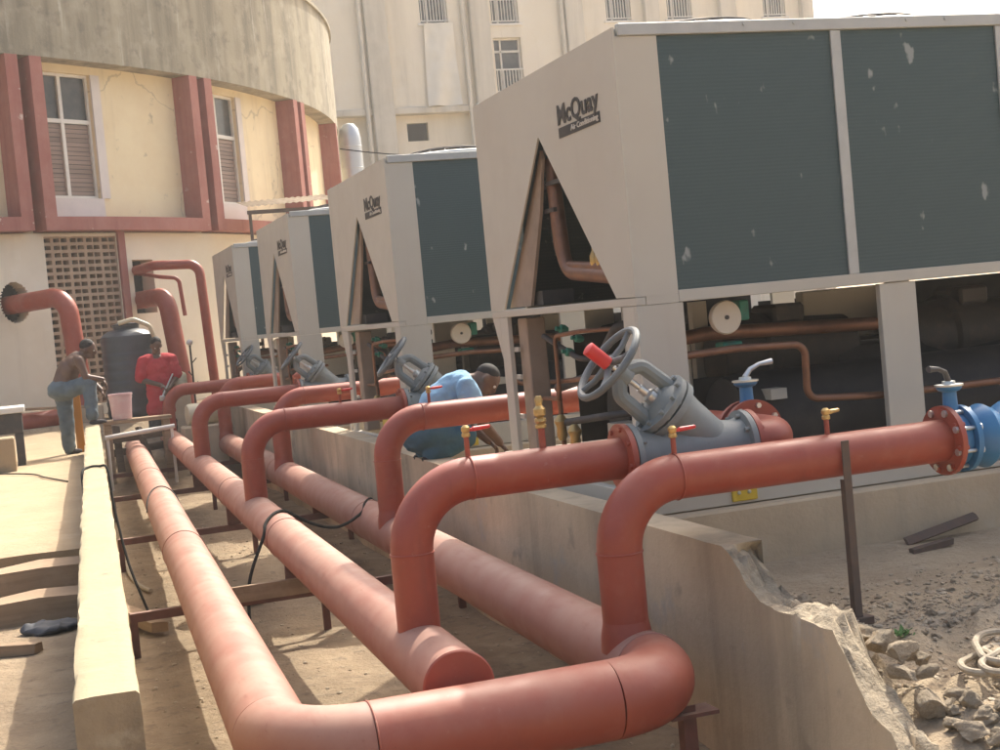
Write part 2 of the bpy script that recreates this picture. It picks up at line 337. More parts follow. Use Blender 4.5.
# ------------------------------------------------------------------ layout lines (metres, camera at origin, y along the trench)
def wl(y): return .093 + .0357*(y-3.85)           # low wall centre
def rw(y): return 2.70 + .011*(y-5.3)             # trench side wall centre
def ax(y): return .502 + .0363*y            # outer return pipe
def bx(y): return 1.37 + .0265*(y-5.2)            # supply pipe
def cx(y): return 2.20 + .021*(y-5.3)             # inner return pipe
ZA, ZB, ZC, RP = -1.455, -1.35, -1.46, .1365
def zt(y):                                         # trench floor
    if y < 19: return -1.95
    if y < 21: return -1.95+.35*(y-19)/2
    return min(-1.02, -1.6+.4*(y-21))
XE, Y1, SP, CW = 2.957, 6.705, 4.859, 2.404
CY = [Y1, Y1+SP+.09, Y1+2*SP, Y1+3*SP]
def nz(x, y, s, a): return noise.noise(Vector((x*s, y*s, 3.7)))*a
# ------------------------------------------------------------------ ground
def ground():
    ys = [-300, -80, -25, -8, -2, 0, 1]+[1.5+.2*k for k in range(9)]+[3.3+.06*k for k in range(50)]+[6.35+.2*k for k in range(9)]+[8.2+.28*k for k in range(60)]+[26, 28, 32, 40, 60, 120, 400, 900]
    ls = [-900, -300, -80, -20, -7, -4]+[-2.6+.1*k for k in range(26)]
    ts = [k/24 for k in range(25)]
    rs = [.06*k for k in range(76)]+[5, 6, 8, 12, 20, 45, 120, 400, 900]
    b = bmesh.new(); grid = []
    for y in ys:
        row = []; yc = max(2, min(26, y)); L, Rr = wl(yc), rw(yc); back = y > 22.6
        zl = -1.46 if y < 9.6 else (-1.36 if y < 22 else -1.05)
        for i, d in enumerate(ls):
            x = L+d+.0 if i < len(ls)-1 else L
            row.append(b.verts.new((x, y, zl+nz(x, y, 1.3, .02)+nz(x, y, 5, .012))))
        for t in ts:
            x = L+(Rr-L)*t; z = zt(y) if not back else -1.02
            row.append(b.verts.new((x, y, z+nz(x, y, 1.6, .035)+nz(x, y, 6, .018))))
        for d in rs:
            x = Rr+d; z = -1.42+max(0, min(1, (y-22)/3))*.35
            k = max(0, min(1, (5.9-y)/1.0))*max(0, min(1, 1-(x-6.5)/4)) if x < 10.5 else 0
            z += nz(x, y, 1.1, .03)+k*(nz(x, y, 2.3, .08)+nz(x, y, 6, .07)+nz(x, y, 14, .045))
            z -= .22*max(0, min(1, (4.9-y)/1.6))
            if x < Rr+.8: z -= .04*max(0, (5-y))*max(0, 1-d/.8)
            row.append(b.verts.new((x, y, z)))
        grid.append(row)
    for a, c in zip(grid, grid[1:]):
        for i in range(len(a)-1): b.faces.new((a[i], a[i+1], c[i+1], c[i]))
    mb = MB(); mb.b.free(); mb.b = b
    g = mb.build('ground', M['ground'], angle=60); g.data.materials.append(M['dust'])
    for p in g.data.polygons:
        c = p.center
        if c.x > rw(max(2, min(26, c.y)))+.01: p.material_index = 1
    return tag(g, kind='structure')
ground()
# raised slab of the left-hand walkway
def slab():
    b = bmesh.new(); n = 40; xs = [-6+(wl(9)+6)*k/n for k in range(n+1)]
    ysl = [9.72+.3*k for k in range(44)]
    top = []
    for y in ysl:
        row = []
        for k, x in enumerate(xs):
            X = x+(wl(y)-wl(9))*(k/n) ; e = nz(X, 0, 7, .05) if y == ysl[0] else 0
            row.append(b.verts.new((X, y+e, -1.25+nz(X, y, 2, .012)-(.02 if y == ysl[0] else 0)+max(0, min(1, (y-19)/3))*.14)))
        top.append(row)
    for a, c in zip(top, top[1:]):
        for i in range(n): b.faces.new((a[i], a[i+1], c[i+1], c[i]))
    low = [b.verts.new((v.co.x, v.co.y+.03, -1.5)) for v in top[0]]
    for i in range(n): b.faces.new((low[i], low[i+1], top[0][i+1], top[0][i]))
    mb = MB(); mb.b.free(); mb.b = b
    return tag(mb.build('path', M['slab'], angle=50), kind='structure')
slab()

# ------------------------------------------------------------------ walls of the trench
def rough_wall(name, y0, y1, cfun, th, ztop, zbot, material, label, notch=None):
    n = int((y1-y0)/.12); b = bmesh.new(); rows = []
    for i in range(n+1):
        y = y0+(y1-y0)*i/n; c = cfun(y); row = []
        zt_, zb_ = ztop(y), zbot
        sec = [(-th/2, zb_), (-th/2, zb_+.35), (-th/2, (zb_+zt_)/2), (-th/2, zt_-.06), (-th/2, zt_-.008), (-th/2+.008, zt_), (-th/4, zt_), (0, zt_), (th/4, zt_), (th/2-.008, zt_), (th/2, zt_-.008), (th/2, zt_-.06), (th/2, zb_+.3), (th/2, zb_)]
        for k, (dx, z) in enumerate(sec):
            e = nz(dx*9+k*.3, y, 2, .004)+nz(k*.7, y*1.0, 15, .007)+min(0, nz(k*.2, y, 3.1, .09)+.042)*(1 if dx > 0 else -1)*(1 if k in (3, 4, 5, 9, 10, 11) else 0)
            row.append(b.verts.new((c+dx+(e if 2 < k < 12 else e*.4), y, z+nz(k*.31, y, 6, .005))))
        rows.append(row)
    for a, c in zip(rows, rows[1:]):
        for i in range(len(a)-1): b.faces.new((a[i], a[i+1], c[i+1], c[i]))
    b.faces.new(rows[0]); b.faces.new(list(reversed(rows[-1])))
    mb = MB(); mb.b.free(); mb.b = b
    return solo(mb, name, material, label, 'wall', base=Vector((cfun((y0+y1)/2), (y0+y1)/2, zbot)), angle=50)
rough_wall('low_wall', 3.86, 18.55, wl, .17, lambda y: -.90, -2.0, M['lowwall'], 'low pale plastered wall with a sunlit top along the left side of the trench')
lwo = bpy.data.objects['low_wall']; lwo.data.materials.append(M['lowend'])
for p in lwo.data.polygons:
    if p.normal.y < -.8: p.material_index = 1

PROF = [(22.2, -.97), (12, -.99), (8, -1.035), (5.5, -1.03), (5.24, -1.03), (5.12, -1.11), (5.03, -1.18), (4.9, -1.225), (4.65, -1.222), (4.42, -1.225), (4.33, -1.33), (4.25, -1.42), (4.04, -1.565), (3.7, -1.75), (3.2, -2.0)]
def ptop(y):
    for (ya, za), (yb, zb) in zip(PROF, PROF[1:]):
        if ya >= y >= yb: return za+(zb-za)*(ya-y)/(ya-yb)
    return PROF[-1][1]
def trench_wall():
    b = bmesh.new(); rows = []; th = .19
    ys = [22.2-.25*k for k in range(66)]; ys = [y for y in ys if y > 5.75]+[5.75-.035*k for k in range(73)]
    NT_ = 9
    for y in ys:
        c = rw(y); row = []; brk = y < 5.26
        zt_ = ptop(y)
        for k in range(5): 
            z = -2.1+(zt_+2.1)*k/5
            row.append(b.verts.new((c-th/2+nz(k, y, 1.5, .012), y, z)))
        for k in range(NT_):
            t = k/(NT_-1); yy = y+(.10*t if brk else 0); z = ptop(min(22.2, y-(.07*t if brk else 0)))
            if brk: z += nz(t*3+1, y*1.0, 9, .05)*min(1, t*3)+nz(t*8, y, 23, .03)*min(1, t*3)
            row.append(b.verts.new((c-th/2+th*t+(nz(t, y, 14, .02) if brk else nz(t, y, 6, .006)), yy, z)))
        for k in range(4):
            z = zt_-(zt_+2.1)*(k+1)/4
            row.append(b.verts.new((c+th/2+(.10 if brk else 0)*(k+1)/2*0+nz(k, y, 8, .02 if brk else .005), y, z)))
        rows.append(row)
    for a, c in zip(rows, rows[1:]):
        for i in range(len(a)-1): b.faces.new((a[i], a[i+1], c[i+1], c[i]))
    b.faces.new(rows[0])
    mb = MB(); mb.b.free(); mb.b = b
    o = solo(mb, 'trench_wall', M['rwall'], 'stained plastered wall on the right of the pipe trench with its near end broken away', 'wall', base=Vector((rw(12), 12, -2.1)), angle=50)
    o.data.materials.append(M['broken'])
    for p in o.data.polygons:
        c = p.center
        if c.y+12 < 5.24 and (p.normal.z > .35 or p.normal.y < -.5) : p.material_index = 1
    return o
trench_wall()
for k, y in enumerate(CY):
    mb = MB(); x0 = rw(y)+.105
    mb.box(x0, 9.2, y-.1, y+CW+.1, -1.6, -1.112, bev=.012)
    solo(mb, 'plinth', M['plinth'], ['low grey concrete plinth under the nearest chiller, open to view on the right', 'concrete plinth under the second chiller from the camera', 'concrete plinth under the third chiller from the camera', 'concrete plinth under the farthest chiller'][k], 'plinth', 'concrete plinths under the chillers')

# ------------------------------------------------------------------ header pipes
def seam(mb, c, d, r): mb.ring(c, d, r+.0008, .0042, 40, 6)
BASEH = (1.4, 5, -1.95)
def header_A_C():
    t = thing('return_header', 'dusty red U-shaped header pipe turning across the foreground, branches rising from its right leg', 'pipe', (1.4, 4.8, -1.95))
    A0 = Vector((ax(22.4), 22.4, ZA)); YC = 4.86; A1 = Vector((ax(YC), YC, ZA)); C1 = Vector((cx(YC), YC, ZC)); C0 = Vector((cx(21.4), 21.4, ZC))
    path = bend([A0, A1, C1, C0], .30, 16)
    i1, i2 = 1, 17; i3, i4 = 18, 34
    def seg(a, b, name, seams):
        mb = MB(); pts = path[a:b+1]
        if len(pts) == 2: pts = [pts[0].lerp(pts[1], k/24) for k in range(25)]
        tt = [.9]*len(pts)
        mb.sweep(pts, [RP+.0125*q for q in tt], 40, cap=True)
        for j in seams: seam(mb, pts[j], (pts[min(j+1, len(pts)-1)]-pts[max(j-1, 0)]), RP+.0125*tt[j])
        return mb.build(name, M['header'] if name == 'header_pipe' or (a == 1 and b == 17) else M['cross'], t)
    o = seg(0, 1, 'header_pipe', [0, -1, 9, 17]); tag(o, 'long straight left leg, fully in the sun')
    seg(1, 17, 'elbow', []); o = seg(17, 18, 'cross_pipe', [0, -1]); tag(o, 'short leg that crosses the trench at the front')
    seg(18, 34, 'elbow', []); o = seg(34, 35, 'header_pipe', [0, -1, 8, 15]); tag(o, 'right leg beside the trench wall carrying the four branches')
    return t
ret = header_A_C()
def header_B():
    t = thing('supply_header', 'dusty red straight header pipe with a capped near end in the middle of the trench', 'pipe', (1.4, 5, -1.95))
    p0 = Vector((bx(21.5), 21.5, ZB)); p1 = Vector((bx(5.0), 5.0, ZB)); mb = MB()
    mb.sweep([p0.lerp(p1, k/30) for k in range(31)], RP, 40)
    d = p1-p0
    for k in (8, 16, 22): seam(mb, p0.lerp(p1, k/30), d, RP)
    mb.build('header_pipe', M['header'], t)
    mb = MB(); d.normalize(); mb.lathe(p1-d*.004, d, [(0, RP-.012), (.002, RP+.002), (.008, RP-.004), (.010, RP-.02)], 40); mb.build('end_cap', M['riser'], t)
    mb = MB(); d2 = (p0-p1).normalized(); mb.lathe(p0-d2*.004, d2, [(0, RP-.012), (.002, RP+.002), (.010, RP-.02)], 40); mb.build('end_cap', M['riser'], t)
    return t
sup = header_B()

# branches: (y, z of the level run, x end)
RB = [(5.59, -.655, 2.36), (10.98, -.65, 2.76), (15.75, -.64, 2.78), (21.1, -.645, 3.0)]
SB = [(5.30, -.725, 3.765), (9.61, -.655, 3.90), (14.76, -.645, 3.9), (20.3, -.615, 3.9)]
DR, DS = .177, .187
def branch(parent, x, y, zbase, z, xe, dia, flange=True, skew=.0):
    r = dia/2; mb = MB()
    pts = bend([(x, y, zbase), (x, y, z), (xe, y, z)], .275, 14)
    mb.sweep(pts, r, 32)
    seam(mb, pts[1], (0, 0, 1), r); seam(mb, pts[15], (1, 0, 0), r)
    zz = zbase+.07
    if parent is ret: mb.lathe((x, y, zbase), (0, 0, 1), [(0, r+.016), (.06, r+.012), (.10, r+.004), (.14, r-.003)], 32)
    o = mb.build('branch_pipe', M['riser'], parent)
    if flange:
        mb = MB(); mb.lathe((xe-.03, y, z), (1, 0, 0), [(0, r+.004), (.001, r+.06), (.026, r+.06), (.028, r-.01)], 36)
        mb.bolts((xe-.014, y, z), (1, 0, 0), r+.038, 8, .012, .026)
        f = mb.build('flange', M['riser'], o)
    return o
for k, (y, z, xe) in enumerate(RB): branch(sup, bx(y), y, ZB+.08, z, xe, DR)
for k, (y, z, xe) in enumerate(SB): branch(ret, cx(y)-.03, y, ZC+.06, z, xe, DS, flange=(k == 0))

# ------------------------------------------------------------------ balancing valves
def make_valve():
    t = thing('balancing_valve', 'v', 'valve', (0, 0, 0), 'grey handwheel valves on the branch pipes')
    d = Vector((-.75, 0, .66)).normalized(); P1 = Vector((.19, 0, .2)); P0 = P1-d*.32; r = .106
    mb = MB()
    mb.lathe((0, 0, 0), (1, 0, 0), [(0, .145), (.026, .145), (.03, .115), (.06, r), (.16, r+.008), (.3, r+.014), (.42, r+.01), (.5, r), (.535, .115), (.54, .145), (.566, .145)], 36)
    mb.lathe(P0, d, [(0, r), (.10, r), (.22, r+.008), (.27, .122), (.28, .148), (.31, .148)], 36)
    mb.lathe((.33, 0, 0), (0, 0, -1), [(0, .09), (.06, .075), (.105, .045), (.115, .02)], 20)
    mb.build('body', M['valve'], t)
    for bc, bd_, br_, bn, bh in ((V3(.028, 0, 0), V3(1, 0, 0), .123, 8, .022), (V3(.54, 0, 0), V3(1, 0, 0), .123, 8, .022), (P1+d*.012, d, .126, 10, .034)):
        bolt_parts('bolt', bc, bd_, br_, bn, .011, bh, M['valve'], t)
    mb = MB(); mb.lathe(P1, d, [(0, .148), (.026, .148), (.03, .10), (.055, .07), (.06, .03)], 32); mb.build('bonnet', M['valve'], t)
    mb = MB(); sd = Vector((0, 1, 0)); top = P1+d*.255
    for s in (-1, 1):
        q = d.cross(sd).normalized()
        pts = bend([P1+d*.02+q*.088*s, P1+d*.19+q*.082*s, top+q*.0], .05, 6)
        mb.sweep(pts, .033, 10)
    mb.lathe(P1+d*.20, d, [(0, .02), (.002, .042), (.055, .042), (.06, .03)], 20)
    mb.build('yoke', M['valve'], t)
    mb = MB(); mb.cyl(P1+d*.04, P1+d*.345, .013, seg=12); mb.lathe(P1+d*.05, d, [(0, .034), (.04, .034), (.05, .02), (.09, .018)], 16); mb.build('stem', M['steel'], t)
    W = P1+d*.315; mb = MB(); mb.ring(W, d, .178, .0165, 40, 10); u, v, _ = frame(d)
    mb.lathe(W-d*.016, d, [(0, .02), (.002, .036), (.03, .036), (.034, .02)], 20)
    for k in range(5):
        a = .4+2*math.pi*k/5; e = u*math.cos(a)+v*math.sin(a)
        mb.sweep([W+e*.02-d*.004, W+e*.10-d*.010, W+e*.175], [.017, .014, .013], 8)
    mb.build('handwheel', M['wheel'], t)
    return t, W, d
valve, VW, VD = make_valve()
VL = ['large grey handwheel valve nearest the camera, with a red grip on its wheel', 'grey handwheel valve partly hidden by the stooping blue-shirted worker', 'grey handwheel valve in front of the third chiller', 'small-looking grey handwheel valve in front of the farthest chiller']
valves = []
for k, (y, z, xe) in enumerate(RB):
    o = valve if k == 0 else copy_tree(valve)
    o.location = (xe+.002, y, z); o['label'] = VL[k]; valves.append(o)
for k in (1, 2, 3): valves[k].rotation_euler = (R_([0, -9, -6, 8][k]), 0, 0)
ORG[valve] = Vector((0, 0, 0))
u_, v_, _ = frame(VD); e = (Vector((-.62, -.3, -.2))); e = (e-VD*e.dot(VD)).normalized()*.10
e = Vector((-.045, -.02, .03)); e = e-VD*e.dot(VD)
mb = MB(); mb.lathe(VW+e+VD*.006, VD, [(0, .02), (.004, .030), (.115, .031), (.12, .02)], 18); mb.build('grip', M['redplastic'], valve); ORG[valve] = Vector(valve.location)

# red elbow spool and pipe after the nearest valve
t = thing('spool_pipe', 'short red elbow spool bolted to the right side of the nearest grey valve', 'pipe', (3.05, 5.6, -.655))
x0 = RB[0][2]+.572; y0, z0 = RB[0][0], RB[0][1]
mb = MB(); mb.sweep(bend([(x0, y0, z0), (x0+.185, y0, z0+.005), (x0+.185, y0+.27, z0+.01)], .115, 12), .088, 28); mb.build('elbow', M['riser'], t)
mb = MB(); mb.lathe((x0, y0, z0), (1, 0, 0), [(0, .145), (.024, .145), (.026, .09)], 36); mb.bolts((x0+.012, y0, z0), (1, 0, 0), .123, 8, .011, .024); mb.build('flange', M['riser'], t)
mb = MB(); mb.lathe((x0+.185, y0+.25, z0+.01), (0, 1, 0), [(0, .09), (.001, .152), (.026, .152), (.028, .1)], 36); mb.build('flange', M['riser'], t)
bolt_parts('bolt', (x0+.185, y0+.262, z0+.01), (0, 1, 0), .126, 8, .013, .026, M['steel'], t)

def butterfly(loc, axis, label, lever):
    t = thing('butterfly_valve', label, 'valve', loc); a = Vector(axis); l = Vector(loc)
    mb = MB(); mb.lathe(l, a, [(0, .085), (.002, .118), (.05, .118), (.052, .085)], 32)
    mb.lathe(l+a*.026+Vector((0, 0, .1)), (0, 0, 1), [(0, .045), (.05, .032), (.11, .030), (.115, .045), (.125, .055), (.133, .055)], 20)
    mb.build('body', M['blue'], t)
    mb = MB(); n0 = l+a*.026+Vector((0, 0, .235)); mb.lathe(n0, (0, 0, 1), [(0, .062), (.008, .062), (.01, .03), (.022, .028), (.024, .015)], 20)
    mb.build('top_plate', M['steel'], t)
    mb = MB(); p = n0+Vector((0, 0, .02)); lv = [p+Vector(q) for q in lever]
    mb.sweep(lv, [.014, .012, .010, .015, .014][:len(lv)], 10); mb.build('lever', M['dark'] if label.startswith('blue') else M['steel'], t)
    return t
butterfly((x0+.185, y0+.279, z0+.01), (0, 1, 0), 'dark blue butterfly valve with a thin steel lever behind the red elbow spool', [(0, 0, 0), (.03, 0, .035), (.075, -.005, .055), (.14, -.01, .062)])
mb = MB(); mb.sweep([(x0+.185, y0+.33, z0+.01), (x0+.185, y0+1.25, z0+.01)], .088, 24)
mb.lathe((x0+.185, y0+.332, z0+.01), (0, 1, 0), [(0, .09), (.001, .145), (.025, .145), (.028, .09)], 32)
solo(mb, 'inlet_pipe', M['riser'], 'short red pipe running back from the dark blue valve under the nearest chiller', 'pipe')
xs, ys, zs = SB[0][2]+.004, SB[0][0], SB[0][1]
butterfly((xs, ys, zs), (1, 0, 0), 'blue butterfly valve with a black lever at the right-hand end of the front branch pipe', [(0, 0, 0), (-.03, -.02, .045), (-.07, -.03, .062), (-.125, -.04, .066)])
t = thing('flexible_connector', 'bright blue flexible pipe connector bolted right of the blue butterfly valve', 'pipe fitting', (xs+.2, ys, zs))
mb = MB(); mb.lathe((xs+.053, ys, zs), (1, 0, 0), [(0, .1), (.001, .148), (.026, .148), (.028, .10), (.05, .10), (.08, .125), (.12, .143), (.16, .125), (.19, .105), (.22, .125), (.26, .143), (.30, .125), (.33, .1), (.34, .1), (.341, .148), (.366, .148), (.368, .09)], 36); mb.build('bellows', M['blue'], t)
u_, v_, _ = frame((1, 0, 0))
for k in range(8):
    a_ = .35+2*math.pi*k/8; p = Vector((xs, ys, zs))+(u_*math.cos(a_)+v_*math.sin(a_))*.128
    mb = MB(); mb.lathe(p-V3(.046, 0, 0), (1, 0, 0), [(0, .009), (.001, .016), (.020, .016), (.0202, .009), (.108, .009), (.1082, .016), (.136, .016), (.137, .009)], 8); mb.build('stud_bolt', M['steel'], t)
mb = MB(); mb.lathe((xs+.425, ys, zs), (1, 0, 0), [(0, .09), (.001, .148), (.026, .148), (.028, .089)], 32); mb.sweep(bend([(xs+.44, ys, zs), (xs+1.9, ys, zs), (xs+1.9, ys+1.8, zs)], .2, 10), .089, 28)
solo(mb, 'outlet_pipe', M['riser'], 'red pipe continuing behind the blue flexible connector towards the chiller', 'pipe')

# small drain cocks
def cock(x, y, z, h, label, red=True, dirx=1, big=1):
    t = thing('drain_cock', label, 'valve', (x, y, z)); b = Vector((x, y, z))
    mb = MB(); mb.cyl(b, b+Vector((0, 0, h)), .011*big, seg=12); mb.build('nipple', M['riser'], t)
    mb = MB(); mb.lathe(b+Vector((0, 0, h)), (0, 0, 1), [(0, .012*big), (.004, .018*big), (.016, .018*big), (.02, .014*big), (.03, .019*big), (.042, .018*big), (.05, .010*big)], 14); mb.build('cock_body', M['brass'], t)
    if red is not None:
        mb = MB(); q = b+Vector((0, 0, h+.03)); mb.box(q.x+.01*dirx-.0, q.x+.01*dirx+.02, q.y-.009, q.y+.009, q.z-.006, q.z+.006); mb.capsule(q+Vector((.035*dirx, 0, .002)), q+Vector((.10*dirx, 0, .006)), .010, .008, 8)
        mb.build('lever', M['redplastic'] if red else M['brass'], t)
    return t
cock(1.655, RB[0][0], -.572, .085, 'small brass cock with a red lever on the bend of the front-most supply branch', True)
t = cock(1.985, RB[0][0], -.572, .085, 'brass air vent fitting on the level run of the front-most supply branch', None, big=1.35)
mb = MB(); b0 = Vector((1.985, RB[0][0], -.44)); mb.lathe(b0, (0, 0, 1), [(0, .015), (.01, .026), (.035, .026), (.05, .014), (.075, .018), (.09, .012)], 14); mb.build('vent_cap', M['brass'], t)
cock(2.45, SB[0][0], SB[0][1]+.085, .075, 'small brass cock with a red lever in front of the nearest grey valve', True)
cock(3.17, SB[0][0], SB[0][1]+.085, .07, 'slim brass cock without a red lever above the steel post', False, dirx=.6)
cock(2.60, SB[1][0], SB[1][1]+.085, .075, 'small brass cock with a red lever beside the stooping worker', True)
cock(2.25, RB[1][0], RB[1][1]+.08, .07, 'small cock with a red lever on the second supply branch', True)

# steel post
t = thing('steel_post', 'thin dark rusty steel post propping up the front branch pipe on the right', 'post', (3.19, 5.30, -1.42))
mb = MB(); mb.box(3.168, 3.204, 5.19, 5.196, -1.46, -.655, bev=.001); mb.box(3.168, 3.174, 5.197, 5.226, -1.46, -.82, bev=.001); mb.build('angle_bar', M['post'], t)
mb = MB(); mb.box(3.16, 3.25, 5.175, 5.25, -1.44, -1.405, bev=.004); mb.build('foot_plate', M['post'], t)

# trestle supports under the headers
def support(y, label, full=True):
    t = thing('pipe_support', label, 'pipe support', (1.4, y, -1.95), 'steel pipe supports in the trench'); zb = -1.66
    x0, x1 = wl(y)+.13, rw(y)-.12
    mb = MB(); mb.box(x0, x1, y-.028, y+.028, zb-.006, zb); mb.box(x0, x1, y-.028, y-.022, zb-.056, zb-.0065); mb.build('beam', M['oxide'], t)
    for x in (x0+.02, (bx(y)+cx(y))/2-.22, x1-.03):
        mb = MB(); mb.box(x-.022, x+.022, y-.021, y-.015, -1.98, zb-.007); mb.box(x-.022, x-.016, y-.015, y+.022, -1.98, zb-.007); mb.build('leg', M['oxide'], t)
    mb = MB(); mb.box(bx(y)-.06, bx(y)+.06, y-.02, y+.02, zb+.001, ZB-RP+.006); mb.build('saddle', M['oxide'], t)
    mb = MB(); mb.box(cx(y)-.06, cx(y)+.06, y-.02, y+.02, zb+.001, ZC-RP+.006); mb.build('saddle', M['oxide'], t)
for y, l in [(9.22, 'nearest rusty red steel trestle crossing the trench under the three pipes'), (12.95, 'second nearest rusty steel trestle under the pipes, beyond the cable'), (16.75, 'third rusty steel trestle under the pipes'), (19.9, 'farthest rusty steel trestle under the pipes near the workers')]: support(y, l)
t = thing('pipe_support', 'short rusty leg propping up the corner of the foreground bend', 'pipe support', (2.25, 4.95, -1.95))
mb = MB(); mb.box(2.22, 2.275, 4.93, 4.937, -1.99, -1.56); mb.box(2.22, 2.227, 4.937, 4.985, -1.99, -1.56); mb.build('leg', M['oxide'], t)
mb = MB(); mb.box(2.16, 2.36, 4.90, 5.02, -1.60, -1.585); mb.build('saddle_plate', M['oxide'], t)

# ------------------------------------------------------------------ chillers
def text_mesh(body, size, material, name, parent, mw, offset=0., shear=0.):
    cu = bpy.data.curves.new(name, 'FONT'); cu.body = body; cu.size = size; cu.offset = offset; cu.extrude = .0015; cu.shear = shear; cu.resolution_u = 3
    to = bpy.data.objects.new(name+'_tmp', cu); COL.objects.link(to)
    me = bpy.data.meshes.new_from_object(to.evaluated_get(bpy.context.evaluated_depsgraph_get()))
    bpy.data.objects.remove(to)
    xs_ = [v.co.x for v in me.vertices]; wid = max(xs_)-min(xs_); mn = min(xs_)
    bm = bmesh.new(); bm.from_mesh(me)
    return bm, wid, mn

ZS, ZT = 1.136, 2.486
def make_chiller():
    t = thing('chiller', 'c', 'chiller', (0, 0, 0), 'air cooled chillers in a row')
    L = .244+4*1.06+.244; W = CW
    # end panel with the A-shaped opening (front skin built from pieces round the hole)
    ap = (1.206, 2.137); bl, br = (2.125, ZS+.004), (.245, ZS+.004)
    ZP = ZT+.03
    b = bmesh.new()
    def quad_pts(pts):
        return pts
    th = .012
    polys = [[(0, ZS), br, ap, (ap[0], ZP), (0, ZP)], [bl, (W, ZS), (W, ZP), (ap[0], ZP), ap]]
    for x in (0, th):
        for p in polys:
            vs = [b.verts.new((x, a, z)) for a, z in p]; b.faces.new(vs)
    rim = [(0, ZS), br, ap, bl, (W, ZS), (W, ZP), (0, ZP)]
    for i in range(7):
        (a, z), (c, z2) = rim[i], rim[(i+1) % 7]
        b.faces.new([b.verts.new((0, a, z)), b.verts.new((th, a, z)), b.verts.new((th, c, z2)), b.verts.new((0, c, z2))])
    bmesh.ops.remove_doubles(b, verts=b.verts, dist=1e-5)
    mb = MB(); mb.b.free(); mb.b = b
    ep = mb.build('end_panel', M['ivory'], t, smooth=False)
    # lettering and bar of the badge: (x outward = -X, reading direction = -Y)
    bm, wid, mn = text_mesh('McQuay', .155, M['logo'], 'logo', ep, None, offset=.0035)
    sx = .61/wid
    for v in bm.verts:
        X, Yv, Z = (v.co.x-mn)*sx, v.co.y, v.co.z; v.co = Vector((-.004-Z, .855-X, 2.152+Yv*1.0+.0))
    mb = MB(); mb.b.free(); mb.b = bm; mb.box(-.004, -.0005, .245, .855, 2.075, 2.133); mb.build('logo', M['logo'], ep, smooth=False)
    bm, wid, mn = text_mesh('Air Conditioning', .05, M['logow'], 'logo_text', ep, None, offset=.0006)
    sx = .40/wid
    for v in bm.verts:
        X, Yv, Z = (v.co.x-mn)*sx, v.co.y, v.co.z; v.co = Vector((-.0065-Z, .66-X, 2.094+Yv*.85))
    mb = MB(); mb.b.free(); mb.b = bm; mb.build('logo_text', M['logow'], ep, smooth=False)
    # frame
    mb = MB(); mb.box(.0122, .246, 0, .03, ZS, ZT-.016); mb.build('corner_panel', M['ivory'], t)
    mb = MB(); mb.box(.004, .27, .002, .032, 0.19, ZS-.046, bev=.003); mb.box(.004, .034, .033, .19, 0.19, ZS-.046, bev=.003); mb.build('post', M['ivory'], t)
    mb = MB(); mb.box(.004, .034, 2.10, 2.25, .0, ZS-.046, bev=.003); mb.prism([(.004, 2.2505, ZS-.046), (.004, W-.004, ZS-.046), (.004, 2.2505, .82)], (.03, 0, 0))
    for zz in (.42, .68, .86): mb.box(.0345, .05, 2.02, 2.13, zz, zz+.03)
    mb.build('post', M['ivory'], t)
    mb = MB(); mb.box(.002, .06, 0.0, W, ZS-.045, ZS-.002, bev=.003); mb.build('end_beam', M['ivory'], t)
    for x in (1.456, 3.56):
        mb = MB(); mb.box(x, x+.23, .006, .05, 0.19, ZS-.048, bev=.003); mb.build('post', M['ivory'], t)
        mb = MB(); mb.box(x-.5, x-.3, W-.05, W-.006, 0.19, ZS-.048, bev=.003); mb.build('post', M['ivory'], t)
    mb = MB(); mb.box(.246, L-.1, -.004, .034, ZS-.044, ZS+.018, bev=.003); mb.box(.062, .2455, .0, .034, ZS-.045, ZS-.001); mb.build('bottom_rail', M['ivory'], t); mb = MB(); mb.box(.244, L-.1, W-.034, W+.004, ZS-.044, ZS+.018, bev=.003); mb.build('bottom_rail', M['ivory'], t)
    mb = MB(); mb.box(.0, L, .0, .06, 0, .186, bev=.004); mb.box(0, L, W-.06, W, 0, .186, bev=.004); mb.box(.0, .06, .062, W-.062, 0, .10, bev=.004); mb.box(L-.06, L, .062, W-.062, 0, .186); mb.build('base_frame', M['ivory'], t)
    mb = MB(); mb.box(.03, L, -.012, .03, ZT-.014, ZT+.05, bev=.004); b4 = MB(); b4.box(.03, L, W-.03, W+.01, ZT-.014, ZT+.05, bev=.004); b4.build('top_rail', M['galv'], t)
    for x in (.75, 1.05, 1.75, 2.0, 2.6): mb.cyl((x, -.018, ZT+.028), (x, -.01, ZT+.028), .009, seg=8)
    mb.build('top_rail', M['galv'], t)
    mb = MB(); mb.box(.0125, L, .031, W-.031, ZT-.03, ZT+.028); mb.build('deck', M['galv'], t)
    for k in range(4):
        x0 = .244+k*1.06
        mb = MB(); mb.box(x0+.004, x0+1.056, .012, .09, ZS+.02, ZT-.016); mb.build('coil', M['coil'], t)
        mb = MB(); mb.box(x0+.004, x0+1.056, W-.09, W-.012, ZS+.02, ZT-.016); mb.build('coil', M['coil'], t)
        mb = MB(); mb.box(x0+1.056-.028, x0+1.056+.034, -.003, .0115, ZS+.019, ZT-.016, bev=.002); mb.build('divider', M['galv'], t)
    # inner slanted coils behind the A opening
    for s, mm in ((-1, M['coil']), (1, M['coil'])):
        yb = ap[0]+s*.90; mb = MB()
        n = Vector((0, -s*1.0, -.9)).normalized()*.06
        mb.prism([(.10, ap[0]+s*.02, 2.2), (.10, yb, ZS+.01), (L-.1, yb, ZS+.01), (L-.1, ap[0]+s*.02, 2.2)], (0, s*.07, .02))
        mb.build('inner_coil', mm, t)
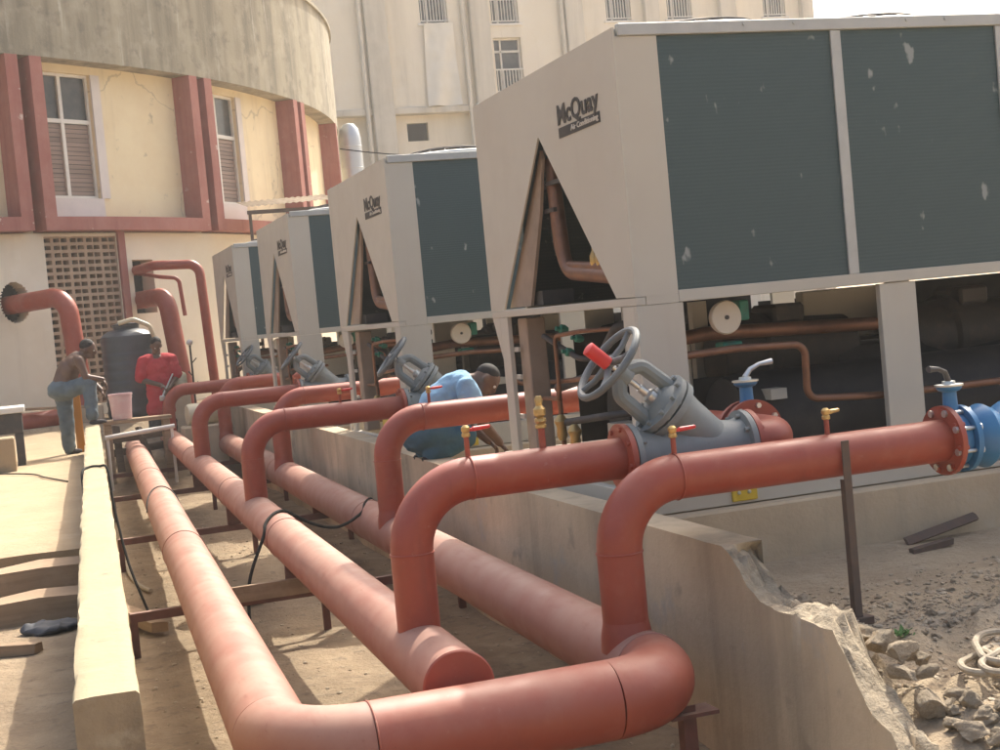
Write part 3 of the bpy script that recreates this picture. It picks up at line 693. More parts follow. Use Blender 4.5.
    mb = MB(); mb.prism([(.05, 2.15, ZS+.012), (.05, 1.74, ZS+.012), (.05, 1.42, 1.72), (.05, 1.31, 2.02), (.05, 1.33, 2.07)], (.02, 0, 0)); mb.build('baffle', M['inside'], t)
    mb = MB(); mb.box(.12, L-.1, .1, W-.1, ZS-.04, ZS-.005); mb.build('drip_tray', M['dark'], t)
    for q in ((.09, .115, 1.13, 1.40, 1.86, 1.885), (.09, .115, 1.30, 1.46, 1.70, 1.725), (.09, .3, 1.62, 2.02, ZS+.01, ZS+.10)):
        mb = MB(); mb.box(*q); mb.build('bracket', M['dark'], t)
    mb = MB()
    for dy, rr in ((0, .045), (.10, .028)):
        mb.sweep(bend([(.14, 1.40+dy*.4, 2.04-dy), (.14, 1.31+dy*.8, 1.33+dy*.5), (.16, .55, 1.26+dy*.5)], .17, 8), rr, 14)
    mb.build('copper_pipe', M['copper'], t)
    for y_ in (.86, .78):
        mb = MB(); mb.lathe((.15, y_, 1.33), (0, 0, 1), [(0, .02), (.03, .03), (.07, .03), (.1, .014), (.16, .012)], 12); mb.build('brass_valve', M['brass'], t)
    # machinery below
    mb = MB(); mb.lathe((.75, .62, .36), (1, 0, 0), [(0, .1), (.02, .27), (.1, .29), (2.9, .29), (3.0, .27), (3.02, .1)], 32); mb.build('evaporator', M['black'], t)
    mb = MB(); mb.lathe((.6, 1.75, .42), (1, 0, 0), [(0, .1), (.02, .27), (.1, .29), (3.2, .29), (3.3, .27), (3.32, .1)], 32); mb.build('evaporator', M['black'], t)
    for x in (.95, 2.3):
        mb = MB(); mb.lathe((x, 1.15, .72), (1, 0, 0), [(0, .08), (.03, .2), (.3, .23), (.32, .26), (.37, .26), (.38, .22), (.95, .20), (1.0, .14)], 28)
        mb.box(x+.4, x+.62, 1.0, 1.3, .9, 1.02, bev=.02); mb.build('compressor', M['dark'], t)
    for q in ((.34, 1.42, 1.0, 1.04, .105, .62), (1.75, 3.5, .95, 1.0, .105, .72)):
        mb = MB(); mb.box(*q); mb.build('back_insulation', M['black'], t)
    for q in ((.55, .93), (1.2, 3.05), (3.3, 4.6)):  # black sheets added at back and far end to keep sun out below
        mb = MB(); mb.box(q[0], q[1], W-.058, W-.052, .19, .93 if q[0] < 3 else 1.08); mb.build('rear_sun_block', M['black'], t)
    mb = MB(); mb.box(L-.05, L-.044, .07, W-.07, .19, 1.0); mb.build('rear_sun_block', M['black'], t)
    mb = MB(); mb.box(.07, .20, 1.92, 2.09, .1, ZS-.06, bev=.008); mb.build('junction_box', M['inside'], t)
    mb = MB(); mb.box(.45, .75, .95, 1.25, .56, .86, bev=.01); mb.build('control_box', M['ivory'], t)
    mb = MB(); mb.box(.2, .34, .90, 1.02, .1, .42, bev=.005); mb.build('control_box', M['ivory'], t)
    mb = MB(); mb.box(1.85, 2.6, 1.5, 1.6, .75, 1.08, bev=.01); mb.build('control_box', M['ivory'], t)
    mb = MB(); mb.lathe((.575, .16, .985), (0, -1, 0), [(0, .088), (.03, .092), (.04, .086)], 32); g = mb.build('gauge', M['dial'], t)
    mb = MB(); mb.cyl((.575, .12, .985), (.575, .113, .985), .012, seg=12); mb.build('hub', M['dark'], g)
    mb = MB(); mb.box(.675, .735, .16, .26, .96, 1.07, bev=.008); mb.build('filter', M['green'], t)
    mb = MB(); mb.box(.58, .70, .2, .3, .80, .85, bev=.008); mb.build('filter', M['green'], t)
    mb = MB(); mb.sweep(bend([(.2, .12, .80), (.62, .10, .815), (1.02, .10, .80), (1.02, .12, .50), (1.5, .12, .47), (3.3, .12, .47)], .07, 6), .021, 12)
    mb.sweep(bend([(.2, .5, .86), (.62, .45, .90), (1.7, .45, .86)], .1, 6), .04, 12); mb.build('discharge_pipe', M['copper'], t)
    mb = MB()
    mb.sweep(bend([(.15, 1.65, .62), (.16, 1.1, .70), (.2, .75, .98), (.4, .5, 1.02)], .1, 6), .03, 12)
    mb.sweep(bend([(.12, 1.6, .40), (.14, .9, .47), (.5, .6, .5)], .1, 6), .022, 12)
    mb.sweep(bend([(.12, 1.75, .95), (.14, 1.2, .80), (.5, 1.0, .8)], .1, 6), .018, 10); mb.build('suction_pipe', M['dark'], t)
    mb = MB()
    mb.sweep(bend([(.12, 1.95, .55), (.10, 1.5, .56), (.10, 1.5, .95), (.12, 1.1, .97), (.3, .7, .97)], .05, 5), .014, 10)
    mb.sweep(bend([(.14, 1.6, .2), (.13, 1.6, .66), (.14, .9, .70), (.4, .5, .7)], .06, 5), .016, 10); mb.build('copper_pipe', M['copper'], t)
    mb = MB(); mb.box(.9, 1.0, .3, 1.9, .5, .56); mb.box(.9, 1.0, 1.2, 1.26, .1, 1.08); mb.build('cross_frame', M['ivory'], t)
    for q, rr in (((.16, 1.35, .84), .045), ((.17, 1.20, .92), .04), ((.16, 1.42, .98), .05)):
        mb = MB(); mb.lathe(q, (-1, 0, .2), [(0, rr*.35), (.02, rr*.6), (.05, rr*.6), (.055, rr*.3), (.08, rr*.3)], 8); mb.build('service_valve', M['green'], t)
    for q in ((.1, 1.52, .3), (.1, 1.30, .25), (.1, .62, .26)):
        mb = MB(); mb.lathe(q, (0, 0, 1), [(0, .02), (.03, .035), (.08, .03), (.12, .045), (.16, .018)], 12); mb.build('brass_valve', M['brass'], t)
    mb = MB(); mb.box(.08, .10, 1.05, 1.30, .12, .30, bev=.004); mb.build('warning_plate', M['yellow'], t)
    mb = MB(); mb.box(.45, .60, -.012, -.001, .015, .165, bev=.004); mb.build('lifting_plate', M['yellow'], t)
    for q in ((.49, -.014, .06), (.55, -.014, .06)):
        mb = MB(); mb.ball(q, .012, 1); mb.build('rivet', M['steel'], t)
    # fans and guards
    for i in range(4):
        for j in range(2):
            c = Vector((.244+1.06*i+.53, .64+j*1.13, ZT+.03))
            mb = MB(); b2 = mb.b
            mb.sweep([c+Vector((.46*math.cos(a), .46*math.sin(a), .035)) for a in [2*math.pi*k/40 for k in range(40)]], .03, 8, closed=True)
            f = mb.build('fan_shroud', M['galv'], t)
            mb = MB()
            for rr, hh in ((.15, .125), (.27, .115), (.37, .095), (.44, .065)):
                mb.sweep([c+Vector((rr*math.cos(a), rr*math.sin(a), hh)) for a in [2*math.pi*k/32 for k in range(32)]], .005, 5, closed=True)
            for k in range(8):
                a = math.pi*k/8; ca, sa = math.cos(a), math.sin(a)
                mb.sweep([c+Vector((q*ca, q*sa, .13-.085*(abs(q)/.47)**2.4)) for q in (-.47, -.4, -.3, -.15, 0, .15, .3, .4, .47)], .005, 5)
            mb.build('fan_guard', M['dark'], f)
            mb = MB(); mb.cyl(c+Vector((0, 0, .0)), c+Vector((0, 0, .06)), .09, seg=16)
            for k in range(5):
                a = 2*math.pi*k/5; mb.box(-.0, .4, -.08, .08, -.004, .004, rot=Matrix.Rotation(a, 3, 'Z') @ Matrix.Rotation(.35, 3, 'X')) if False else None
                e = Vector((math.cos(a), math.sin(a), 0)); s_ = Vector((-math.sin(a), math.cos(a), 0))
                mb.prism([c+e*.08-s_*.05+Vector((0, 0, .02)), c+e*.42-s_*.09+Vector((0, 0, .015)), c+e*.42+s_*.09+Vector((0, 0, .05)), c+e*.08+s_*.05+Vector((0, 0, .05))], (0, 0, .005))
            mb.build('fan', M['dark'], f)
    return t
ch = make_chiller()
CL = ['huge nearest beige chiller on the right with two wide dark coil panels in view', 'second beige chiller from the camera, behind the stooping blue-shirted worker', 'third beige chiller from the camera, with one dark coil strip showing', 'farthest and smallest beige chiller, beside the thin red wall pipe']
for k, y in enumerate(CY):
    o = ch if k == 0 else copy_tree(ch)
    o.location = (XE, y, -1.106); o['label'] = CL[k]

# ------------------------------------------------------------------ walls with openings
def grid_wall(mapf, u0, u1, z0, z1, openings, depth, du=None, top=True):
    us = sorted({u0, u1, *[o[0] for o in openings], *[o[1] for o in openings]}); zs = sorted({z0, z1, *[o[2] for o in openings], *[o[3] for o in openings]})
    us = [u for u in us if u0-1e-9 <= u <= u1+1e-9]; zs = [z for z in zs if z0-1e-9 <= z <= z1+1e-9]
    if du:
        u2 = []
        for a, b in zip(us, us[1:]):
            n = max(1, int(math.ceil((b-a)/du))); u2 += [a+(b-a)*k/n for k in range(n)]
        us = u2+[us[-1]]
    def op(i, j):
        if not (0 <= i < len(us)-1 and 0 <= j < len(zs)-1): return None
        cu, cz = (us[i]+us[i+1])/2, (zs[j]+zs[j+1])/2
        return any(o[0] < cu < o[1] and o[2] < cz < o[3] for o in openings)
    b = bmesh.new(); V = {}
    def v(i, j, d):
        if (i, j, d) not in V: V[(i, j, d)] = b.verts.new(mapf(us[i], zs[j], depth if d else 0))
        return V[(i, j, d)]
    for i in range(len(us)-1):
        for j in range(len(zs)-1):
            if not op(i, j): b.faces.new((v(i, j, 0), v(i+1, j, 0), v(i+1, j+1, 0), v(i, j+1, 0)))
            else:
                if op(i-1, j) is False: b.faces.new((v(i, j, 0), v(i, j+1, 0), v(i, j+1, 1), v(i, j, 1)))
                if op(i+1, j) is False: b.faces.new((v(i+1, j, 0), v(i+1, j+1, 0), v(i+1, j+1, 1), v(i+1, j, 1)))
                if op(i, j-1) is False: b.faces.new((v(i, j, 0), v(i+1, j, 0), v(i+1, j, 1), v(i, j, 1)))
                if op(i, j+1) is False: b.faces.new((v(i, j+1, 0), v(i+1, j+1, 0), v(i+1, j+1, 1), v(i, j+1, 1)))
    mb = MB(); mb.b.free(); mb.b = b; return mb

# round building
DC = Vector((-8.238, 38.058)); RO = 16.30; RWL = RO-.386; RLO = RO-.226
def dm(rad):
    def f(u, z, d):
        a = R_(40+(u-40)*1.0887); return Vector((DC.x+(rad-d)*math.sin(a), DC.y-(rad-d)*math.cos(a), z))
    return f
def arcbox(mb, a0, a1, z0, z1, r0, r1, n=None):
    n = n or max(1, int(math.ceil((a1-a0)/1.2))); b = mb.b; rings = []
    for k in range(n+1):
        a = a0+(a1-a0)*k/n; rings.append([b.verts.new(dm(r)(a, z, 0)) for r, z in ((r0, z0), (r1, z0), (r1, z1), (r0, z1))])
    for p, q in zip(rings, rings[1:]):
        for k in range(4): b.faces.new((p[k], p[(k+1) % 4], q[(k+1) % 4], q[k]))
    b.faces.new(rings[0]); b.faces.new(list(reversed(rings[-1])))
    return mb
bd = thing('round_building', 'round yellow rendered building with red window surrounds and a mouldy concrete parapet', 'building', (DC.x, DC.y, -1.1))
WIN = [(21.1, 24.6), (33.95, 37.45), (46.95, 50.75)]
ZW0, ZW1 = 2.64, 4.76
mb = grid_wall(dm(RWL), 4, 178, 2.0, 4.95, [(a, b, ZW0, ZW1) for a, b in WIN], .12, 1.2); mb.build('upper_wall', M['wallY'], bd, angle=30)
hole = []
def disc_cells(ac, zc, rad_u, rad_z):
    out = []
    n = 37
    for k in range(n):
        t0, t1 = -1+2*k/n, -1+2*(k+1)/n; tm = (t0+t1)/2; hw = math.sqrt(max(0, 1-tm*tm))*(1+.07*math.sin(k*2.3))
        out.append((ac-rad_u*hw, ac+rad_u*hw, zc+rad_z*t0, zc+rad_z*t1))
    return out
VENT = (32.95, 37.75, -.85, 1.98)
ops = [VENT]+disc_cells(30.9, .93, .85, .33)+[(38.75, 40.35, .62, 1.56)]
mb = grid_wall(dm(RLO), 4, 178, -1.3, 2.03, ops, .30, 1.2); mb.build('lower_wall', M['wallC'], bd, angle=30)
mb = MB()
for a0, a1, z0, z1 in ((29.6, 32.3, .4, 1.5), (38.4, 40.6, .5, 1.65), (32.5, 38.2, -1.1, 2.0)): arcbox(mb, a0, a1, z0, z1, RLO-.42, RLO-.33)
mb.build('dark_interior', M['void'], bd)
mb = MB(); arcbox(mb, 4, 178, 4.90, 7.25, RWL-.15, RO); mb.build('parapet', M['parapet'], bd, angle=30)
mb = MB(); arcbox(mb, 4, 178, 7.252, 7.32, RWL-.17, RO+.05); mb.build('coping', M['parapet'], bd, angle=30)
b = bmesh.new(); vs = [b.verts.new(Vector((DC.x+(RWL-.1)*math.sin(R_(a)), DC.y-(RWL-.1)*math.cos(R_(a)), 6.6))) for a in range(0, 360, 6)]; b.faces.new(vs); mb = MB(); mb.b.free(); mb.b = b; mb.build('roof', M['parapet'], bd, smooth=False)
for k in range(8):
    aL = 19.85+12.86*k-.0
    if aL > 60: break
    aR = aL+11.45
    mb = MB(); r1 = RO+.015
    arcbox(mb, aL, aL+.72, 2.06, 4.897, RWL-.02, r1); arcbox(mb, aR, aR+.72, 2.06, 4.897, RWL-.02, r1)
    arcbox(mb, aL+.722, aR-.002, 2.06, 2.285, RWL-.02, r1)
    mb.build('window_surround', M['fin'], bd, angle=30)
for a0, a1 in WIN:
    R0 = RWL-.12; fr = MB(); f_ = .16
    arcbox(fr, a0, a0+.14, ZW0, ZW1, R0, R0+.05); arcbox(fr, a1-.14, a1, ZW0, ZW1, R0, R0+.05)
    arcbox(fr, a0+.141, a1-.141, ZW0, ZW0+.05, R0, R0+.05); arcbox(fr, a0+.141, a1-.141, ZW1-.05, ZW1, R0, R0+.05)
    am = a0+(a1-a0)*.44; arcbox(fr, am-.11, am+.11, ZW0+.051, ZW1-.051, R0-.002, R0+.048)
    zm = ZW0+(ZW1-ZW0)*.62; arcbox(fr, a0+.142, am-.112, zm-.035, zm+.035, R0-.002, R0+.046); arcbox(fr, am+.112, a1-.142, zm-.035, zm+.035, R0-.002, R0+.046)
    wf = fr.build('window', M['white'], bd, smooth=False)
    g = MB(); arcbox(g, a0, a1, ZW0, ZW1, R0-.03, R0-.006); g.build('pane', M['glass'], wf, angle=30)
    bl_ = MB(); n = 16
    for i in range(n):
        z = ZW0+.06+i*(zm-ZW0-.1)/n; arcbox(bl_, a0+.15, am-.115, z, z+.066, R0-.005, R0+.008+.008*(i % 2)); arcbox(bl_, am+.115, a1-.15, z, z+.066, R0-.005, R0+.008+.008*(i % 2))
    bl_.build('louvre_blind', M['blind'], wf, smooth=False)
    s = MB(); arcbox(s, a0-.12, a1+.12, 2.30, ZW0-.004, RWL-.04, RWL+.035); s.build('window_sill', M['jamb'], wf)
    s = MB(); arcbox(s, a1+.004, a1+.62, ZW0, ZW1, RWL-.11, RWL+.03); s.build('jamb', M['jamb'], wf)
# perforated vent blocks
mb = MB(); rows, cols = 23, 9; a0, a1, z0, z1 = VENT
dz = (z1-z0)/rows; da = (a1-a0)/cols
for i in range(rows+1):
    z = z0+i*dz; arcbox(mb, a0, a1, max(z0, z-.026), min(z1, z+.026), RLO-.16, RLO-.02)
for i in range(rows):
    for j in range(cols+1):
        a = a0+j*da; h = .10 if j % 2 else .045
        arcbox(mb, max(a0, a-h), min(a1, a+h), z0+i*dz+.026, z0+(i+1)*dz-.026, RLO-.155, RLO-.024, n=1)
mb.build('vent_grille', M['grillebrick'], bd, smooth=False)
mb = MB(); arcbox(mb, a1+.02, a1+.5, -1.1, 2.055, RLO-.02, RLO+.05); mb.build('vent_frame', M['fin'], bd)
# pipes out of the wall holes
t = thing('wall_pipe', 'thick red pipe from the round wall hole bending down behind the bare-backed man', 'pipe', (.5, 23.2, -1))
p = dm(RLO)(30.95, .9, .3)
mb = MB(); mb.sweep(bend([p, Vector((.06, 23.55, .9)), Vector((.58, 23.0, .93)), Vector((.70, 22.95, -.93)), Vector((.0, 22.6, -.96)), Vector((-.9, 22.4, -.95))], .32, 10), .15, 28); mb.build('pipe_run', M['riser'], t)
t = thing('wall_pipe', 'thick red pipe bending down from the square hole right of the vent grille', 'pipe', (2.2, 24.6, -1))
p = dm(RLO)(39.5, .85, .3); mb = MB(); mb.sweep(bend([p, Vector((2.25, 24.75, .86)), Vector((2.42, 24.55, -1.1))], .3, 10), .155, 28); mb.build('pipe_run', M['riser'], t)
t = thing('wall_pipe', 'thinner red pipe running right from the square hole and straight down the cream wall', 'pipe', (2.8, 24.6, -1))
p = dm(RLO)(39.2, 1.36, .3); mb = MB(); mb.sweep(bend([p, Vector((2.12, 24.9, 1.40)), Vector((2.85, 24.75, 1.36)), Vector((2.93, 24.7, -1.1))], .2, 10), .082, 20); mb.build('pipe_run', M['riser'], t)
mb = MB(); mb.sweep(bend([dm(RLO)(39.8, 1.35, .3), Vector((2.2, 24.95, 1.2)), Vector((2.50, 24.85, 1.15)), Vector((2.54, 24.8, .5))], .12, 8), .035, 12)
solo(mb, 'wall_pipe', M['riser'], 'thinnest short red pipe curling out of the square hole between the two larger pipes', 'pipe')

# tall building behind
tb = thing('tall_building', 'tall cream apartment block with stained walls and railed windows behind the chillers', 'building', (20, 50, -1.1))
X0, X1, YB, ZTB = 8.0, 30.7, 50.0, 16
def fm(u, z, d): return Vector((u, YB+d, z))
wn = []
for col, (xa, xb) in enumerate([(14.55, 15.6), (17.28, 18.35), (21.9, 22.92), (24.45, 25.5), (28.62, 29.6)]):
    for fl in range(3):
        zb_ = 8.2+2.58*fl
        if col == 0 and fl == 0: continue
        if col == 0 and fl == 1: wn.append((xa, xb, 10.85, 12.9)); continue
        wn.append((xa, xb, zb_, zb_+2.05))
small = (13.77, 14.57, 6.64, 7.3)
low = (13.45, 27, 5.0, 7.62)
mb = grid_wall(fm, X0, X1, 7.62, ZTB, wn, .28); mb.build('wall', M['tallwall'], tb, smooth=False)
def fm2(u, z, d): return Vector((u, YB+.35+d, z))
mb = grid_wall(fm2, X0, X1, -1.3, 7.62, [small], .25); mb.build('wall', M['tallwall'], tb, smooth=False)
mb = MB(); mb.box(X0, X1, YB+.7, YB+12, -1.3, ZTB-.01); mb.box(X1-.02, X1, YB+.002, YB+.698, -1.3, ZTB-.02) ; mb.build('block', M['tallwall'], tb, smooth=False)
mb = MB(); mb.box(X0, X1+.02, YB-.10, YB+.36, 7.58, 7.82, bev=.02); mb.build('ledge', M['pilaster'], tb)
for xa, xb in ((12.42, 13.22), (16.38, 17.12), (20.15, 20.85), (23.4, 24.0), (26.6, 27.3), (30.2, 30.72)):
    mb = MB(); mb.box(xa, xb, YB-.28, YB+.345, -1.2, ZTB-.05, bev=.03); mb.build('pilaster', M['pilaster'], tb)
for x in (12.25, 16.15, 20.03):
    mb = MB(); mb.cyl((x, YB-.14, -1), (x, YB-.14, ZTB-.1), .085, seg=14); mb.build('drain_pipe', M['pilaster'], tb)
for xa, xb, za, zb_ in wn:
    fr = MB(); y = YB+.2; ft = .06
    fr.box(xa, xa+ft, y, y+.06, za, zb_); fr.box(xb-ft, xb, y, y+.06, za, zb_); fr.box(xa+ft, xb-ft, y, y+.06, zb_-ft, zb_); fr.box(xa+ft, xb-ft, y+.002, y+.058, zb_-.52, zb_-.44); fr.box(xa+.28, xa+.34, y+.002, y+.058, za, zb_-ft)
    f = fr.build('window', M['white'], tb, smooth=False)
    g = MB(); g.box(xa, xb, y+.07, y+.09, za, zb_); g.build('pane', M['glass'], f)
    rl = MB(); rl.box(xa, xb, YB+.01, YB+.05, za+.85, za+.90); rl.box(xa, xb, YB+.01, YB+.05, za+.06, za+.10)
    for k in range(9): xk = xa+.06+(xb-xa-.12)*k/8; rl.box(xk-.014, xk+.014, YB+.015, YB+.045, za+.10, za+.85)
    rl.build('railing', M['white'], f)
    s = MB(); s.box(xa-.12, xb+.12, YB-.06, YB-.003, za-.10, za-.01, bev=.01); s.build('window_sill', M['white'], f)
g = MB(); g.box(small[0], small[1], YB+.56, YB+.59, small[2], small[3]); g.build('vent_opening', M['void'], tb)
# tarp hung on the facade
b = bmesh.new(); rows = []
for i in range(15):
    rows.append([])
    for j in range(25):
        t_, s_ = i/14, j/24; x = (14.62-.0*s_)+(1.1+.18*s_)*t_-.1*s_; z = 10.82-3.0*s_
        rows[-1].append(b.verts.new((x, YB-.16+.07*math.sin(t_*7+s_*3)*(.3+s_)+nz(t_*2, s_*3, 2, .06), z)))
for a, c in zip(rows, rows[1:]):
    for j in range(24): b.faces.new((a[j], c[j], c[j+1], a[j+1]))
mb = MB(); mb.b.free(); mb.b = b; solo(mb, 'tarpaulin', M['tarp'], 'wrinkled white sheet hanging on the tall building below a railed window', 'sheet')
# silver cowl, canopy, wires
t = thing('storage_tank', 'upright silver sheet-metal tank with a domed top between the two buildings', 'tank', (7.83, 34, -1.1))
mb = MB(); mb.lathe((7.83, 34, -1.1), (0, 0, 1), [(0, .28), (5.55, .28), (5.75, .27), (5.95, .23), (6.07, .14), (6.1, .02)], 32); mb.build('shell', M['silver'], t)
mb = MB(); mb.ring((7.83, 34, 4.42), (0, 0, 1), .282, .012, 32, 6); mb.ring((7.83, 34, 3.9), (0, 0, 1), .282, .012, 32, 6); mb.build('seam', M['silver'], t)
t = thing('corrugated_canopy', 'small rusty corrugated canopy fixed to the round building above the far chillers', 'canopy', (4.9, 26.8, 2.0))
b = bmesh.new(); rows = []
for i in range(61):
    x = 4.0+1.75*i/60; rows.append([b.verts.new((x, y_, 2.64-.16*(27.6-y_)+.011*math.sin(i*1.55)+(x-4)*.03)) for y_ in (26.2, 26.9, 27.6)])
top = rows
for a, c in zip(rows, rows[1:]):
    for j in range(2): b.faces.new((a[j], c[j], c[j+1], a[j+1]))
bmesh.ops.solidify(b, geom=b.faces[:], thickness=.008)
mb = MB(); mb.b.free(); mb.b = b; mb.build('roof_sheet', M['corr'], t)
mb = MB(); mb.box(4.0, 5.75, 26.25, 26.31, 2.28, 2.35); mb.box(4.02, 4.07, 26.25, 26.31, -1.1, 2.279); mb.box(5.65, 5.70, 26.25, 26.31, -1.1, 2.279); mb.build('frame', M['post'], t)
mb = MB(); n = 20; pa, pb = Vector((5.79, 26, 3.36)), Vector((9.6, 19, 2.45))
mb.sweep([pa.lerp(pb, k/n)+Vector((0, 0, -.25*(1-(2*k/n-1)**2))) for k in range(n+1)], .012, 6)
solo(mb, 'overhead_wire', M['cable'], 'thin dark wire strung from the round building over the chillers', 'wire')

# ------------------------------------------------------------------ people
def remesh(mb, name, material, parent, voxel=.011, smooth=4, fold=0):
    o = mb.build(name+'_tmp', material, None)
    md = o.modifiers.new('r', 'REMESH'); md.mode = 'VOXEL'; md.voxel_size = voxel; md.use_smooth_shade = True
    m2 = o.modifiers.new('s', 'SMOOTH'); m2.factor = .5; m2.iterations = smooth
    me = bpy.data.meshes.new_from_object(o.evaluated_get(bpy.context.evaluated_depsgraph_get()))
    bpy.data.objects.remove(o); me.name = name
    if not me.materials: me.materials.append(material)
    if fold:
        ns = [v.normal.copy() for v in me.vertices]
        for v, n_ in zip(me.vertices, ns):
            c_ = v.co; k_ = noise.noise(Vector((c_.x*9+c_.z*5, c_.y*9, c_.z*14-c_.x*8)))+.5*noise.noise(Vector((c_.x*24, c_.y*22+c_.z*15, c_.z*20)))
            v.co = c_+n_*fold*(.55*k_+.45)
    for v in me.vertices: v.co -= ORG[parent]
    for p in me.polygons: p.use_smooth = True
    ob = bpy.data.objects.new(name, me); COL.objects.link(ob); ob.parent = parent; _kids.setdefault(parent, []).append(ob); ORG[ob] = ORG[parent]
    return ob
def V3(*a): return Vector(a)
def limb(mb, pts, rs):
    for a, b, r0, r1 in zip(pts, pts[1:], rs, rs[1:]): mb.capsule(a, b, r0, r1, 14)
def hand(mb, wr, d, palm_n, curl=.5):
    d = Vector(d).normalized(); n = Vector(palm_n); n = (n-d*n.dot(d)).normalized(); s = d.cross(n)
    pc = wr+d*.05
    mb.ball(pc, .045, 2, (1, .85, .38), rot=Matrix((d, s, n)).transposed())
    for k, L in enumerate((.07, .08, .075, .058)):
        o = wr+d*.085+s*(-.03+.02*k); q = (d+n*curl).normalized(); q2 = (d*.5+n*curl*2).normalized()
        limb(mb, [o, o+q*L*.5, o+q*L*.5+q2*L*.5], [.0105, .0095, .008])
    o = wr+d*.03-s*.035; q = (d*.6-s*.8+n*.3).normalized(); limb(mb, [o, o+q*.035, o+q*.035+(d*.8+n*.5).normalized()*.03], [.0125, .011, .009])
def head(mb, c, fwd, up=(0, 0, 1), r=.1):
    f = Vector(fwd).normalized(); u = Vector(up); u = (u-f*u.dot(f)).normalized(); s = f.cross(u); Rm = Matrix((f, s, u)).transposed(); c = Vector(c)
    mb.ball(c+u*.02, .098, 3, (1.02, .80, 1.08), rot=Rm); mb.ball(c+f*.035-u*.055, .062, 2, (.95, .85, 1), rot=Rm)
    mb.ball(c+f*.105-u*.015, .018, 2, (1, .95, 1.5), rot=Rm); mb.ball(c+f*.095-u*.055, .02, 2, (.7, 1.25, .55), rot=Rm)
    mb.ball(c+f*.09+u*.022, .03, 2, (.5, 1.9, .4), rot=Rm)
    for k in (-1, 1): mb.ball(c+s*.082*k-u*.01, .026, 2, (.8, .4, 1.25), rot=Rm)
    return f, u, s
def face_bits(c, f, u, s, parent):
    c = Vector(c)
    for k in (-1, 1):
        mb = MB(); mb.ball(c+f*.088+s*.033*k+u*.005, .012, 2); mb.build('eye', M['eye'], parent)
    Rm = Matrix((f, s, u)).transposed(); mb = MB(); mb.ball(c+u*.045-f*.014, .098, 3, (.98, .83, .92), rot=Rm); mb.build('hair', M['hair'], parent)

# worker perched on the end of the low wall, facing right
pw = thing('person', 'bare-backed man in blue jeans with one foot up on the end of the low wall', 'person', (.33, 18.75, -1.25))
hip = V3(.31, 18.72, -.42); ch_ = V3(.40, 18.72, -.19); sh = V3(.52, 18.70, -.07); nk = V3(.585, 18.68, -.01); hd = V3(.66, 18.67, .055)
kneeR = V3(.63, 18.50, -.36); ankR = V3(.63, 18.42, -.83); kneeL = V3(.32, 18.78, -.84); ankL = V3(.32, 18.80, -1.19)
body = MB()
body.ball(ch_, .17, 3, (.75, 1, .95)); body.ball(V3(.48, 18.71, -.11), .17, 3, (.7, 1.12, .7)); limb(body, [hip, ch_, sh, nk, hd], [.15, .14, .12, .062, .06])
f, u, s = head(body, hd, (.9, -.25, -.28))
shR = sh+V3(.02, -.19, 0); elR = V3(.60, 18.46, -.29); wrR = V3(.80, 18.46, -.34)
limb(body, [sh, shR, elR, wrR], [.09, .062, .044, .032]); hand(body, wrR, (.5, 0, -.9), (-.8, 0, -.3))
shL = sh+V3(.0, .19, 0); elL = V3(.62, 18.88, -.28); wrL = V3(.78, 18.74, -.48)
limb(body, [sh, shL, elL, wrL], [.09, .062, .044, .032]); hand(body, wrL, (.35, -.1, -.9), (-.8, 0, -.3))
limb(body, [hip, V3(.40, 18.64, -.44), kneeR, ankR], [.13, .09, .062, .042]); limb(body, [hip, V3(.32, 18.80, -.5), kneeL, ankL], [.13, .09, .062, .042])
bo = remesh(body, 'body', M['skin'], pw, .009); face_bits(hd, f, u, s, pw)
j = MB(); j.ball(hip+V3(0, 0, .0), .175, 3, (1, 1, .8)); limb(j, [hip, V3(.40, 18.62, -.43), kneeR, ankR+V3(0, 0, .05)], [.14, .105, .082, .066]); limb(j, [hip, V3(.32, 18.80, -.52), kneeL, ankL+V3(0, 0, .03)], [.14, .105, .084, .074]); remesh(j, 'jeans', M['jeans'], pw, .012, fold=.022)
j = MB(); j.ball(ankR+V3(.06, -.01, -.03), .06, 2, (1.9, .8, .55)); j.build('shoe', M['trousers'], pw); j = MB(); j.ball(ankL+V3(.05, 0, -.03), .06, 2, (1.9, .8, .6)); j.build('shoe', M['trousers'], pw)

# worker in red at the far end of the trench
pr = thing('person', 'man in a bright red shirt looking down at a tool beside the dark tank', 'person', (1.76, 21.9, -1.62))
q = V3(1.76, 21.9, 0)
hipz = -.78; body = MB(); hd = q+V3(0, -.10, .03); nk = q+V3(0, -.02, -.10); sh = q+V3(0, 0, -.19)
limb(body, [q+V3(0, 0, hipz), q+V3(0, .02, -.5), sh, nk, hd], [.14, .135, .12, .062, .06]); f, u, s = head(body, hd, (.12, -.85, -.5))
arms = {}
for k in (-1, 1):
    S = sh+V3(.20*k, 0, -.01); E_ = q+V3(.27*k, -.03, -.46); W_ = q+V3(.05*k+.06, -.24, -.60-.03*k)
    arms[k] = (S, E_, W_); limb(body, [sh, S, E_, W_], [.09, .062, .045, .033]); hand(body, W_, (-.5*k, -.5, -.35), (0, .4, -1), .8)
    H = q+V3(.10*k, 0, hipz-.05); K = q+V3(.12*k, -.03, -1.2); A = q+V3(.12*k, .02, -1.56); limb(body, [H, K, A], [.10, .065, .045])
remesh(body, 'body', M['skin'], pr, .009); face_bits(hd, f, u, s, pr)
